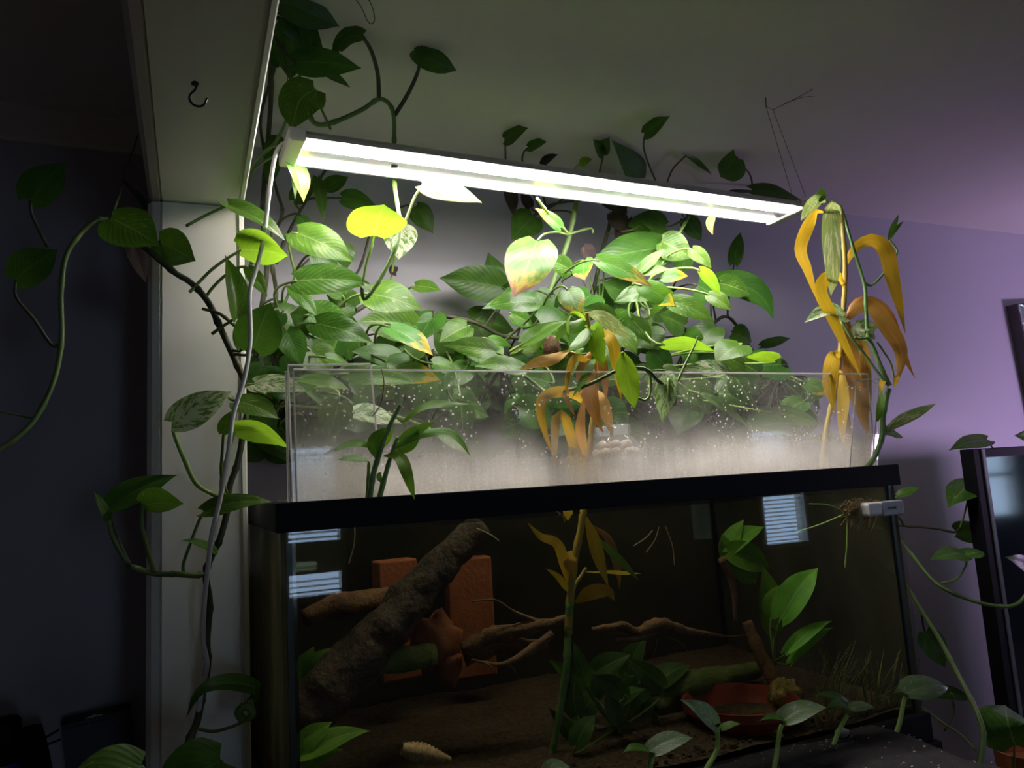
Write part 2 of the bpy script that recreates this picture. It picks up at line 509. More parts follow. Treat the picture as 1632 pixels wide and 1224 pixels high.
def window(no, mapper, a, b, power, r0, r1):
    """mapper places (along, out, height) of the window in its wall"""
    def bx(mb, x0, x1, y0, y1, z0, z1):
        t = MB().box((x0, y0, z0), (x1, y1, z1))
        return mb.add([mapper(v) for v in t.v], t.f)
    fr = MB()
    for q in ((a, a + 0.03, -0.08, 0.02, wz0, wz1), (b - 0.03, b, -0.08, 0.02, wz0, wz1), (a, b, -0.08, 0.02, wz0, wz0 + 0.03), (a, b, -0.08, 0.02, wz1 - 0.03, wz1), (a, b, -0.08, -0.02, r0, r1)):
        bx(fr, *q)
    wo = struct('window_%d_offscreen' % no, fr, M['trim'], 'white window frame with daylight and blinds')
    bx(MB(), a + 0.02, b - 0.02, -0.098, -0.088, wz0 + 0.02, wz1 - 0.02).build('pane_offscreen', emit('window_daylight_%d' % no, (0.50, 0.70, 1.0), power), wo)
    j = 0
    while wz0 + 0.05 + j * 0.03 < wz1 - 0.04:
        z = wz0 + 0.05 + j * 0.03
        j += 1
        if r0 - 0.01 < z < r1 + 0.01:
            continue
        v = MB().box((a + 0.032, -0.012, -0.0012), (b - 0.032, 0.012, 0.0012))
        ca, sa = math.cos(0.45), math.sin(0.45)
        MB().add([mapper(Vector((q.x, -0.04 + q.y * ca - q.z * sa, z + q.y * sa + q.z * ca))) for q in v.v], v.f).build('slat', M['white'], wo)


for i, (a, b, pw, r0, r1) in enumerate(WIN):
    window(i + 1, lambda v: Vector((v.x, YF + v.y, v.z)), a, b, WINDOW_POWER * pw, r0, r1)

# partition stub, its casing, and the beam above
PX = (-0.052, -0.035, 0.060, 0.068)
PY, SOF = 1.05, 0.40


def prism(mb, poly, a, b, fn):
    n = len(poly)
    vv = [fn(p, a) for p in poly] + [fn(p, b) for p in poly]
    ff = [tuple(range(n)), tuple(range(2 * n - 1, n - 1, -1))] + [(i, i + n, (i + 1) % n + n, (i + 1) % n) for i in range(n)]
    return mb.add(vv, ff)


struct('wall_partition', MB().box((PX[0] + 0.004, PY + 0.022, 0), (PX[3] - 0.004, YB, CEIL + Z0)), M['trim'], 'short white partition stub between the two rooms')
prof = [(PX[0], 0.03), (PX[0], 0.016), (PX[0] + 0.006, 0.006), (PX[1] - 0.002, 0.0022), (PX[1], 0.006), (PX[1] + 0.001, 0.0015), (PX[2] - 0.0035, 0.0015), (PX[2] - 0.0025, 0.004),
        (PX[2], 0.004), (PX[2] + 0.0015, 0.0), (PX[3] - 0.002, 0.001), (PX[3], 0.006), (PX[3], 0.03)]
struct('trim_1', prism(MB(), prof, 0.0, SOF + Z0, lambda p, z: (p[0], PY + p[1], z)), M['trim'], 'white painted casing on the front of the partition')
struct('trim_2', prism(MB(), prof, YF, PY + 0.03, lambda p, y: (p[0], y, SOF + Z0 + p[1])), M['trim'], 'white painted casing under the ceiling beam')
struct('wall_beam', MB().box((PX[0] + 0.003, YF, SOF + Z0 + 0.028), (PX[3] - 0.003, PY + 0.024, CEIL + Z0)), M['trim'], 'white beam running from the partition over the viewer')
cv = [(0, 0)] + [(0.055 - 0.045 * math.sin(t * math.pi / 12), 0.045 - 0.04 * math.cos(t * math.pi / 12) - 0.045) for t in range(7)]
cv = [(0, 0), (0.06, 0), (0.06, -0.006), (0.045, -0.011), (0.03, -0.016), (0.016, -0.022), (0.006, -0.03), (0.004, -0.038), (0, -0.038)]
struct('trim_3', prism(MB(), cv, XL, PX[0] + 0.004, lambda p, x: (x, YB - p[0], CEIL + Z0 + p[1])), M['ceil'], 'slim cove moulding along the ceiling of the darker room')

# ------------------------------------------------------------------ ceiling hook on the beam
h0 = atz(311, 131, SOF)
hk = thing('ceiling_hook', 'black screw hook under the white beam', 'hook', h0)
d = (FWD * 1.0).dot(h0 - EYE)
u = d / FPX


def hp(x, y):
    return h0 + RIGHT * ((x - 311) * u) + DOWN * ((y - 131) * u)


MB().tube(catmull([hp(311, 130), hp(313, 136), hp(311, 143), hp(304, 150), hp(302, 158), hp(307, 166), hp(316, 169.5), hp(325, 167), hp(330, 156)], 5), 0.0011, 8).build('hook', M['metal'], hk, smooth=True)
MB().lathe(h0 + V(0, 0, -0.003), [(0.0001, 0), (0.0034, 0.0003), (0.0036, 0.002), (0.002, 0.0034)], 14).build('collar', M['metal'], hk, smooth=True)

# ------------------------------------------------------------------ LED lamp over the tank
LA, LB = rel(0.1255, 0.944, 0.45), rel(0.994, 0.977, 0.45)
ex = (LB - LA).normalized()
ey = UP.cross(ex).normalized()
LEN = (LB - LA).length
lamp = thing('led_grow_lamp', 'long twin-strip LED lamp hanging over the aquarium', 'lamp', LA + ex * LEN / 2 + ey * 0.024 + UP * 0.02)


def lp(a, b, c):
    return LA + ex * a + ey * b + UP * c


def lbox(mb, a0, a1, b0, b1, c0, c1):
    vv = [lp(a, b, c) for c in (c0, c1) for a, b in ((a0, b0), (a1, b0), (a1, b1), (a0, b1))]
    return mb.add(vv, [(0, 3, 2, 1), (4, 5, 6, 7), (0, 1, 5, 4), (1, 2, 6, 5), (2, 3, 7, 6), (3, 0, 4, 7)])


hous = MB()
pf = [(-0.020, 0.002), (-0.020, 0.007), (-0.012, 0.015), (0.061, 0.015), (0.069, 0.007), (0.069, 0.002)]
prism(hous, pf, 0.004, LEN - 0.004, lambda p, a: lp(a, p[0], p[1]))
ho = hous.build('housing', M['alu'], lamp)
lbox(MB(), 0.01, LEN - 0.01, 0.0075, 0.0415, 0.0005, 0.003).build('reflector', M['reflector'], lamp)
led = NT('led_diffuser')
co = led.n('TexCoord').outputs['Object']
sx = led.n('SeparateXYZ', {0: co}).outputs[0]
wv = led.noise(60, 1, led.n('CombineXYZ', {0: sx}).outputs[0])
cA = led.mix(led.ramp(wv, 0.45, 0.6), (1.0, 0.93, 0.84), (0.92, 0.95, 1.0))
wv2 = led.math('SINE', led.math('MULTIPLY', sx, 72.0))
cB = led.mix(led.ramp(wv2, 0.93, 1.0), cA, (1.0, 0.62, 0.66))
M['led'] = led.done(led.n('Emission', {'Color': cB, 'Strength': LED_POWER}).outputs[0])
for b in (0.0, 0.049):
    so = lbox(MB(), 0.012, LEN - 0.012, b - 0.0062, b + 0.0062, -0.002, 0.0025).build('light_strip', M['led'], lamp)
M['endcap'] = plain('end_cap_pink_grey', (0.55, 0.52, 0.50), 0.4)
for a0, a1 in ((-0.012, 0.010), (LEN - 0.010, LEN + 0.012)):
    lbox(MB(), a0, a1, -0.0205, 0.0695, -0.0025, 0.0155).build('end_cap', M['endcap'], lamp, bevel=0.003)
for a in (0.137,):
    MB().lathe(lp(a, 0.0245, 0.0006), [(0.0001, -0.003), (0.005, -0.0026), (0.0058, 0)], 16).build('screw', M['metal'], lamp, smooth=True)
# suspension wires
hc = atz(1220, 155, CEIL)
wr = thing('hanging_wire', 'thin twisted wire from ceiling hook to the far lamp end', 'wire', hc)
e1, e2 = at(1262, 309, 0.985), at(1284, 313, 1.0)
kn = at(1221, 170, 0.955)
k2 = at(1232, 175, 0.955)
MB().tube(catmull([hc, hc + V(0, 0, -0.008), kn], 3), 0.0009, 6).build('hook', M['metal'], wr)
MB().tube([kn, e1], 0.0005, 5).build('strand', M['wire'], wr)
MB().tube([kn, k2, e2], 0.0005, 5).build('strand', M['wire'], wr)
t1 = [k2, at(1268, 157, 0.95), at(1296, 142, 0.95)]
MB().tube(catmull(t1, 4), 0.0006, 5).build('strand', M['wire'], wr)
MB().tube(catmull([at(1250, 165, 0.95), at(1280, 155, 0.95), at(1298, 154, 0.95)], 4), 0.0005, 5).build('strand', M['wire'], wr)
wl = thing('hanging_wire', 'thin wire holding the lamp end beside the partition', 'wire', at(440, -60, 0.98))
MB().tube([rel(0.115, 0.98, CEIL), at(467, 212, 0.975)], 0.0006, 5).build('strand', M['wire'], wl)
wl2 = MB().tube(catmull([atz(548, -40, CEIL), at(560, -12, 0.86), at(576, 12, 0.86), at(585, 32, 0.86), at(592, 38, 0.86), at(597, 30, 0.86), at(592, 8, 0.86), at(580, -14, 0.86), atz(575, -40, CEIL)], 5), 0.0006, 5).build('wire_loop', M['wire'], smooth=True)
tag(wl2, 'thin loose wire loop drooping from the ceiling', 'wire')
# power cable
cpts = px([(458, 226, 0.975), (447, 232, 0.972), (438, 250, 0.97), (430, 300, 0.965), (420, 380, 0.96), (408, 430, 0.955), (398, 468, 0.95), (399, 540, 0.945), (390, 600, 0.94), (372, 660, 0.94), (364, 720, 0.94), (352, 790, 0.945), (338, 850, 0.95), (332, 900, 0.96), (326, 960, 0.97), (324, 1020, 0.98), (330, 1060, 0.99), (320, 1110, 1.0), (312, 1180, 1.01), (306, 1300, 1.02), (300, 1700, 1.02)])
cb = MB().tube(catmull(cpts, 6), 0.0027, 10).build('power_cable', M['white'], smooth=True)
tag(cb, 'white power cable hanging down from the lamp past the partition', 'cable')

# ------------------------------------------------------------------ aquarium
TX0, TX1, TY0, TY1 = 0.082, 0.996, 0.8375, 1.295
RT, RBt, TB = -0.0035, -0.035, -0.405
tank = thing('aquarium', 'large rectangular glass aquarium with a black plastic rim', 'aquarium', rel((TX0 + TX1) / 2, (TY0 + TY1) / 2, TB))


def ring(x0, x1, y0, y1, z0, z1, t):
    mb = MB()
    o = [(x0, y0), (x1, y0), (x1, y1), (x0, y1)]
    i = [(x0 + t, y0 + t), (x1 - t, y0 + t), (x1 - t, y1 - t), (x0 + t, y1 - t)]
    vv = [rel(*p, z) for p in o for z in (z0,)] + [rel(*p, z1) for p in o] + [rel(*p, z0) for p in i] + [rel(*p, z1) for p in i]
    ff = []
    for a in range(4):
        b = (a + 1) % 4
        ff += [(a, b, b + 4, a + 4), (a + 8, a + 12, b + 12, b + 8), (a + 4, b + 4, b + 12, a + 12), (a, a + 8, b + 8, b)]
    return mb.add(vv, ff)


ring(TX0, TX1, TY0, TY1, RBt, RT, 0.016).build('top_rim', M['black'], tank, bevel=0.0012)
ring(TX0, TX1, TY0, TY1, TB, TB + 0.038, 0.012).build('bottom_rim', M['black'], tank, bevel=0.0012)


def rbox(x0, x1, y0, y1, z0, z1):
    return MB().box(rel(x0, y0, z0), rel(x1, y1, z1))


g = 0.006
rbox(TX0 + 0.004, TX1 - 0.004, TY0 + 0.004, TY0 + 0.004 + g, TB + 0.01, RT - 0.006).build('front_pane', M['glass'], tank)
rbox(TX0 + 0.004, TX0 + 0.004 + g, TY0 + 0.0105, TY1 - 0.0105, TB + 0.01, RT - 0.006).build('side_pane', M['algae_glass'], tank)
rbox(TX1 - 0.004 - g, TX1 - 0.004, TY0 + 0.0105, TY1 - 0.0105, TB + 0.01, RT - 0.006).build('side_pane', M['algae_glass'], tank)
rbox(TX0 + 0.004, TX1 - 0.004, TY1 - 0.004 - g, TY1 - 0.004, TB + 0.01, RT - 0.006).build('back_pane', M['glass'], tank)
M['backing'] = plain('dark_tank_backing', (0.09, 0.075, 0.065), 0.7, (0.06, 0.05, 0.045), 7)
rbox(TX0 + 0.004, TX1 - 0.004, TY1 - 0.0035, TY1 - 0.0015, TB + 0.036, RBt - 0.001).build('backing_sheet', M['backing'], tank)
rbox(TX0 + 0.010, TX1 - 0.010, TY0 + 0.011, TY1 - 0.011, TB + 0.010, TB + 0.018).build('bottom_pane', M['black'], tank)
for xx in (TX0 + 0.0105, TX1 - 0.0165):
    rbox(xx, xx + 0.006, TY0 + 0.0105, TY0 + 0.015, TB + 0.03, RBt).build('silicone_seam', M['silicone'], tank)
    rbox(xx + (0.006 if xx < 0.5 else -0.004), xx + (0.010 if xx < 0.5 else 0.0), TY0 + 0.0105, TY0 + 0.0125, TB + 0.03, RBt).build('silicone_bead', M['glass_edge'], tank)
for xx in (TX0 + 0.0105, TX1 - 0.0165):
    rbox(xx, xx + 0.006, TY1 - 0.016, TY1 - 0.0105, TB + 0.03, RBt).build('silicone_seam', M['silicone'], tank)
wat = rbox(TX0 + 0.0108, TX1 - 0.0108, TY0 + 0.0158, TY1 - 0.0165, TB + 0.04, -0.0405).build('water', M['water'])
tag(wat, 'murky brownish water filling the aquarium', 'water')

# stand under the tank with a lower ledge in front
st = thing('aquarium_stand', 'dark cabinet stand carrying the aquarium', 'stand', V(0.54, 1.0, 0))
rbox(0.075, 1.0, 0.835, 1.31, -Z0, TB - 0.03).build('cabinet_body', M['darkwood'], st, bevel=0.003)
rbox(0.070, 1.004, 0.830, 1.315, TB - 0.03, TB).build('top_board', M['black'], st, bevel=0.003)
rbox(0.10, 0.905, 0.56, 0.83, TB - 0.02, TB).build('ledge_board', M['darkwood'], st, bevel=0.003)
rbox(0.12, 0.14, 0.58, 0.83, -Z0, TB - 0.02).build('leg_panel', M['darkwood'], st)
rbox(0.865, 0.885, 0.58, 0.83, -Z0, TB - 0.02).build('leg_panel', M['darkwood'], st)

# acrylic extension standing on the rim
acr = thing('acrylic_screen', 'clear acrylic splash screen with mineral film on the rim', 'screen', rel(0.53, 0.846, RT))


def pane(pts, th, mat, name, edge=True, shift=V(0, 0.003, 0), ew=0.0014):
    """pts: bottom-left, bottom-right, top-right, top-left"""
    p = [Vector(q) for q in pts]
    org = (p[0] + p[1]) / 2
    vv = p + [q + shift for q in p]
    o = MB().add(vv, [(0, 1, 2, 3), (7, 6, 5, 4), (0, 4, 5, 1), (1, 5, 6, 2), (2, 6, 7, 3), (3, 7, 4, 0)]).build(name, mat, acr, origin=org)
    if edge:
        nn = shift * 0.5
        MB().tube([p[3] + nn, p[2] + nn], ew, 6).build('cut_edge', M['edge'], o)
        MB().tube([p[0] + nn, p[3] + nn], ew * 0.8, 6).build('cut_edge', M['edge'], o)
        MB().tube([p[1] + nn, p[2] + nn], ew * 0.8, 6).build('cut_edge', M['edge'], o)
    return o


yb = 0.870
kq = yb / 0.8425


def sc(x, y, z):
    return rel(x * kq, y, RT if z is None else z * kq)


pane([sc(0.1045, yb, None), sc(0.955, yb, None), sc(0.962, yb, 0.137), sc(0.1035, yb, 0.1405)], 0.003, M['acr'], 'front_panel')
pane([sc(0.1005, yb + 0.0045, None), sc(0.198, yb + 0.0045, None), sc(0.190, yb + 0.0045, 0.148), sc(0.0985, yb + 0.0045, 0.146)], 0.003, M['acr2'], 'corner_panel')
pane([sc(0.0955, yb + 0.004, None), sc(0.0975, yb + 0.030, None), sc(0.0975, yb + 0.030, 0.132), sc(0.0955, yb + 0.004, 0.138)], 0.003, M['acr2'], 'side_strip', shift=V(0.002, 0, 0))
def onrim(x, Y):
    q = at(x, 745, Y)
    return Vector((q.x, Y, Z0 + RT))


pane([onrim(1356, 0.866), onrim(1392, 0.866), at(1403, 603, 0.866), at(1366, 606, 0.866)], 0.003, M['acr2'], 'corner_panel', ew=0.0011)
pane([onrim(1386, 0.880), onrim(1400, 0.888), at(1401, 612, 0.888), at(1384, 600, 0.880)], 0.003, M['acr2'], 'side_strip', ew=0.0009)

# glass lids lying on the rim
for x0, x1 in ((0.10, 0.47), (0.515, 0.86)):
    rbox(x0, x1, 0.890, 1.05, RT - 0.0008, RT + 0.0035).build('lid', M['glass'], tank)

# ------------------------------------------------------------------ leaf and plant builders
HEART = [(0, .40), (.05, .66), (.12, .86), (.22, .98), (.32, 1.0), (.45, .95), (.58, .82), (.70, .63), (.80, .42), (.88, .24), (.94, .11), (1, .012)]
LANCE = [(0, .22), (.06, .36), (.15, .62), (.28, .9), (.42, 1.0), (.58, .93), (.72, .72), (.84, .45), (.93, .2), (1, .01)]


def prof_at(tab, t):
    for i in range(len(tab) - 1):
        if t <= tab[i + 1][0]:
            a, b = tab[i], tab[i + 1]
            f = (t - a[0]) / (b[0] - a[0])
            return a[1] + (b[1] - a[1]) * f
    return tab[-1][1]


def leaf_mesh(path, wpx, th, heart=True, fold=0.18, bend=0.12, ripple=0.02, seed=0):
    """path: centre-line points from petiole to tip; wpx: width as it shows in the photo; th: tilt of the upper face (0 = facing the viewer, 90 = facing up)"""
    n = 16 if heart else 18
    mseg = 8 if heart else 4
    if len(path) == 2:
        cl = [path[0].lerp(path[1], i / n) for i in range(n + 1)]
    else:
        c = catmull(path, 8)
        cum = [0]
        for i in range(1, len(c)):
            cum.append(cum[-1] + (c[i] - c[i - 1]).length)
        cl = []
        j = 0
        for i in range(n + 1):
            s = cum[-1] * i / n
            while j < len(c) - 2 and cum[j + 1] < s:
                j += 1
            f = (s - cum[j]) / max(1e-9, cum[j + 1] - cum[j])
            cl.append(c[j].lerp(c[j + 1], min(1, f)))
    L = sum((cl[i + 1] - cl[i]).length for i in range(n))
    chord = (path[-1] - path[0]).normalized()
    mid = cl[n // 2]
    dist = (mid - EYE).dot(FWD)
    ct = abs(math.cos(math.radians(th)))
    half = 0.5 * wpx / FPX * dist / max(0.30, ct)
    half = min(half, L * (0.7 if heart else 0.3)) if L > 0.03 else half
    C0 = (EYE - mid)
    C0 = (C0 - chord * C0.dot(chord)).normalized()
    sg = 1 if chord.cross(C0).dot(UP) >= 0 else -1
    tab = HEART if heart else LANCE
    vv, uv, ff = [], [], []
    a = math.radians(th)
    frames = []
    for i in range(n + 1):
        T = (cl[min(n, i + 1)] - cl[max(0, i - 1)])
        T = T.normalized() if T.length > 1e-9 else chord
        C = EYE - cl[i]
        C = (C - T * C.dot(T))
        C = C.normalized() if C.length > 1e-6 else C0
        U = T.cross(C) * sg
        N = C * math.cos(a) + U * math.sin(a)
        S = T.cross(N)
        frames.append((T, N, S))
    rs = random.Random(seed)
    ph = rs.uniform(0, 6.28)
    tw = rs.uniform(-0.25, 0.25)
    for i in range(n + 1):
        t = i / n
        T, N, S = frames[i]
        hw = half * prof_at(tab, t)
        arch = bend * L * 4 * t * (1 - t) * 0.5 if len(path) == 2 else 0.0
        cc = cl[i] + N * arch
        ca, sa = math.cos(tw * (t - 0.4)), math.sin(tw * (t - 0.4))
        S2 = S * ca + N * sa
        N2 = N * ca - S * sa
        for k in range(mseg + 1):
            s = -1 + 2 * k / mseg
            back = (-0.11 * L * abs(s) ** 1.4 * (1 - t) ** 5) if heart else 0.0
            lift = fold * abs(s) ** 1.3 * hw - 0.10 * hw * s * s * abs(s)
            lift += ripple * L * math.sin(t * 8 + ph + (1.5 if s > 0 else 0)) * s * s * (1 - t)
            vv.append(cc + S2 * (s * hw) + N2 * lift + T * back)
            uv.append((t, 0.5 + 0.5 * s))
    for i in range(n):
        for k in range(mseg):
            q = i * (mseg + 1) + k
            ff.append((q, q + 1, q + mseg + 2, q + mseg + 1))
    return vv, ff, uv, frames[0]


class Plant:
    def __init__(s, name, label, cat, root, group=None):
        s.o = thing(name, label, cat, root, group)
        s.samples = [Vector(root)]
        s.n = 0

    def stem(s, pts, r0, r1=None, mat='stem', Y=None, name='stem', nodes=True, per=6):
        p = catmull(px(pts, Y) if not isinstance(pts[0], Vector) else pts, per)
        r1 = r1 or r0
        n = len(p)
        rad = []
        for i in range(n):
            r = r0 + (r1 - r0) * i / (n - 1)
            if nodes and i % 9 == 4:
                r *= 1.28
            rad.append(r)
        MB().tube(p, rad, 8).build(name, M[mat], s.o, smooth=True)
        s.samples += p
        return p

    def cane(s, pts, r0, r1, mat='cane_y', per=6):
        p = catmull(px(pts), per)
        n = len(p)
        rad = [(r0 + (r1 - r0) * i / (n - 1)) * (1.18 if i % 5 == 0 else 1.0) for i in range(n)]
        MB().tube(p, rad, 10).build('cane', M[mat], s.o, smooth=True)
        s.samples += p

    def leaf(s, path, w, th, kind, heart=True, pet='auto', fold=0.18, bend=0.12, pmat=None, pr=0.0019):
        s.n += 1
        vv, ff, uv, fr = leaf_mesh(path, w, th, heart, fold, bend, seed=s.n * 13 + len(s.o.name))
        o = MB().add(vv, ff, uv).build('leaf', M[kind], s.o, origin=path[0], smooth=True)
        base = path[0]
        if pet is None:
            return o
        if pmat is None:
            pmat = {'dk': 'stem_d', 'dd': 'stem_d', 'lm': 'stem_l', 'pl': 'stem_l', 'by': 'cane_y', 'bo': 'cane_y', 'bv': 'stem_l', 'bg': 'stem_l', 'lt': 'stem_l', 'vg': 'stem_l'}.get(kind, 'stem')
        if pet == 'auto':
            q = min(s.samples, key=lambda z: (z - base).length + max(0, (z.z - base.z)) * 0.5)
            dd = (q - base).length
            if dd < 0.004:
                return o
            T = fr[0]
            b1 = q + UP * 0.15 * dd
            b2 = base - T * 0.28 * dd - UP * 0.05 * dd
            pp = []
            for i in range(11):
                t = i / 10
                pp.append(q * (1 - t) ** 3 + b1 * 3 * t * (1 - t) ** 2 + b2 * 3 * t * t * (1 - t) + base * t ** 3)
        else:
            pp = catmull(px(pet) + [base], 6)
        n = len(pp)
        MB().tube(pp, [pr * (1.15 - 0.25 * i / (n - 1)) for i in range(n)], 6).build('petiole', M[pmat], o, smooth=True)
        return o

    def L(s, bx, by, tx, ty, w, Y, dY, th, kind, **kw):
        return s.leaf([at(bx, by, Y), at(tx, ty, Y + dY)], w, th, kind, **kw)

    def B(s, pts, w, th, kind, **kw):
        """strap leaf along photo points with depth"""
        kw.setdefault('pet', None)
        kw.setdefault('fold', 0.1)
        return s.leaf(px(pts), w, th, kind, heart=False, **kw)


# ---- vine arching from the partition into the darker room
p = Plant('pothos_vine', 'pothos vine arching past the partition into the darker room', 'plant', at(392, 610, 1.02))
p.stem([(392, 612, 1.02), (372, 568, 1.01), (350, 520, 1.0), (332, 482, 0.99), (306, 452, 0.98), (278, 434, 0.97), (240, 402, 0.965), (205, 375, 0.96), (172, 350, 0.955)], 0.0042, 0.0034, 'stem_d')
p.stem([(172, 350, 0.955), (152, 352, 0.952), (125, 376, 0.95), (104, 412, 0.948), (97, 470, 0.945), (98, 540, 0.94), (86, 606, 0.935), (58, 664, 0.93), (26, 698, 0.925), (-20, 728, 0.92)], 0.0030, 0.0026, 'stem')
p.stem([(58, 668, 0.93), (30, 662, 0.935), (-15, 652, 0.94)], 0.0012, 0.0010, 'stem')
p.stem([(375, 520, 1.0), (350, 500, 0.99), (322, 492, 0.985)], 0.0022, 0.002, 'stem_d')
p.L(48, 319, 104, 258, 56, 0.94, 0.0, 25, 'dk', pet=[(76, 394, 0.948), (62, 366, 0.945), (50, 340, 0.942)])
p.L(25, 446, 92, 398, 58, 0.93, 0.0, 35, 'dk', pet=[(98, 548, 0.94), (82, 549, 0.938), (55, 510, 0.935), (26, 474, 0.932)])
p.L(177, 348, 254, 392, 74, 0.945, -0.02, 25, 'gr', fold=0.05, pet=[(182, 362, 0.957)])
p.L(253, 384, 312, 416, 62, 0.965, 0.0, 0, 'dk', pet=[(278, 436, 0.97), (262, 405, 0.968)])
p.L(210, 388, 232, 450, 28, 0.99, 0.02, 20, 'dd', pet=[(240, 402, 0.965), (222, 388, 0.98)])
p.L(363, 327, 455, 384, 26, 0.99, -0.03, 62, 'gr', fold=0.3, pet=[(297, 360, 0.972), (330, 342, 0.98)])
p.L(384, 399, 459, 408, 56, 0.98, -0.02, 128, 'lm', fold=0.25, pet=[(302, 466, 0.98), (335, 432, 0.98), (362, 412, 0.98)])
p.L(378, 506, 358, 406, 36, 0.985, 0.0, 40, 'gr', fold=0.5, pet=[(338, 532, 1.0), (358, 518, 0.99)])
p.L(395, 428, 426, 474, 24, 1.0, 0.0, 30, 'gr')
p.L(404, 556, 432, 482, 74, 0.965, -0.01, 18, 'dk', fold=0.1)
p.L(385, 555, 380, 505, 26, 0.99, 0.0, 20, 'dk')
p.stem([(220, 215, 1.3), (212, 240, 1.28), (200, 270, 1.2), (195, 295, 1.05), (178, 345, 0.957)], 0.0013, 0.0013, 'stem', nodes=False)
p.L(232, 330, 215, 300, 10, 1.1, 0.0, 20, 'dk')

# ---- thick dark stem under the ceiling; runs down behind the lamp to the glowing leaf
p = Plant('pothos_vine', 'pothos vine with bare dark stem under the ceiling and glowing yellow leaf', 'plant', at(500, 200, 1.0))
p.stem([(490, 170, 1.02), (500, 195, 1.02), (525, 197, 1.03), (575, 176, 1.04), (604, 158, 1.045), (622, 168, 1.045), (628, 192, 1.045), (628, 240, 1.045), (628, 285, 1.04), (634, 330, 1.0), (637, 355, 0.98), (632, 390, 0.97), (614, 430, 0.965), (596, 460, 0.96), (582, 476, 0.96), (577, 466, 0.96), (578, 450, 0.96)], 0.0036, 0.0026, 'stem')
p.stem([(604, 158, 1.045), (602, 118, 1.03), (592, 82, 1.02), (578, 58, 1.0)], 0.0034, 0.0026, 'stem_d', nodes=False)
p.stem([(629, 184, 1.045), (650, 150, 1.04), (664, 120, 1.03), (670, 98, 1.02)], 0.0034, 0.0026, 'stem_d', nodes=False)
p.leaf(px([(578, 57, 1.0), (556, 60, 0.995), (538, 80, 0.99), (546, 93, 0.985)]), 26, 30, 'dk', pet=None, fold=0.5)
p.L(664, 88, 728, 113, 36, 1.02, -0.02, 15, 'dk', pet=None, fold=0.3)
p.L(664, 82, 662, 101, 20, 1.02, 0.0, 10, 'dk', pet=None)
p.leaf(px([(596, 376, 0.965), (603, 350, 0.92), (612, 326, 0.86)]), 94, 165, 'lm', pet=[(578, 450, 0.96), (584, 420, 0.958), (592, 395, 0.956)], fold=0.15)
p.L(674, 294, 768, 323, 34, 0.965, -0.01, 42, 'pl', pet=[(637, 368, 0.975), (648, 348, 0.972), (660, 316, 0.968)], fold=0.05)
p.L(578, 453, 590, 468, 12, 0.96, -0.01, 50, 'lt', pet=None)

# ---- vine climbing the corner up to the ceiling
p = Plant('pothos_vine', 'pothos vine climbing the corner by the partition up to the ceiling', 'plant', at(420, 560, 1.25))
p.stem([(405, 600, 1.24), (412, 520, 1.25), (425, 430, 1.27), (418, 340, 1.28), (425, 250, 1.27), (432, 150, 1.22), (428, 60, 1.16), (436, -30, 1.1)], 0.0042, 0.0036, 'stem_d')
p.stem([(395, 290, 1.2), (410, 255, 1.2), (440, 225, 1.18), (465, 170, 1.12), (478, 120, 1.08)], 0.003, 0.0024, 'stem')
p.stem([(440, 420, 1.26), (460, 370, 1.27), (500, 300, 1.28), (540, 240, 1.3)], 0.003, 0.0024, 'stem_d')
p.stem([(400, 420, 1.22), (430, 380, 1.25), (450, 340, 1.26), (440, 300, 1.27), (415, 200, 1.25), (440, 100, 1.2)], 0.003, 0.0024, 'stem_d')
p.L(448, 2, 541, 42, 52, 0.96, 0.0, 20, 'dk', bend=0.1)
p.L(452, 26, 515, 78, 46, 0.98, 0.02, 25, 'dk')
p.L(468, 40, 462, 128, 62, 1.0, 0.02, 15, 'dk')
p.L(442, 105, 432, 70, 30, 1.02, 0.0, 10, 'dk')
p.L(472, 98, 576, 109, 46, 0.98, -0.02, 28, 'dk', fold=0.1)
p.L(515, 115, 558, 140, 14, 1.0, 0.0, 60, 'dk')
p.leaf(px([(502, 142, 0.97), (478, 160, 0.965), (464, 207, 0.955)]), 66, 18, 'gr', pet=[(527, 206, 1.0), (515, 180, 0.985), (506, 160, 0.975)], fold=0.05)
p.L(440, 245, 428, 300, 26, 1.2, 0.03, 30, 'dk')
p.L(462, 250, 484, 322, 30, 1.01, 0.0, 50, 'yt', fold=0.3)
p.L(466, 262, 470, 318, 12, 1.05, 0.0, 30, 'gr')
p.L(505, 285, 516, 356, 20, 1.2, 0.0, 20, 'dk')
p.L(546, 316, 600, 328, 32, 1.22, 0.0, 30, 'dk')
p.L(470, 320, 500, 285, 30, 1.26, 0.0, 20, 'dk')
p.L(480, 345, 488, 372, 22, 1.2, 0.0, 20, 'dk')
p.L(450, 222, 420, 260, 32, 1.24, 0.0, 20, 'dk')
p.L(520, 300, 555, 282, 26, 1.26, 0.0, 30, 'dk')

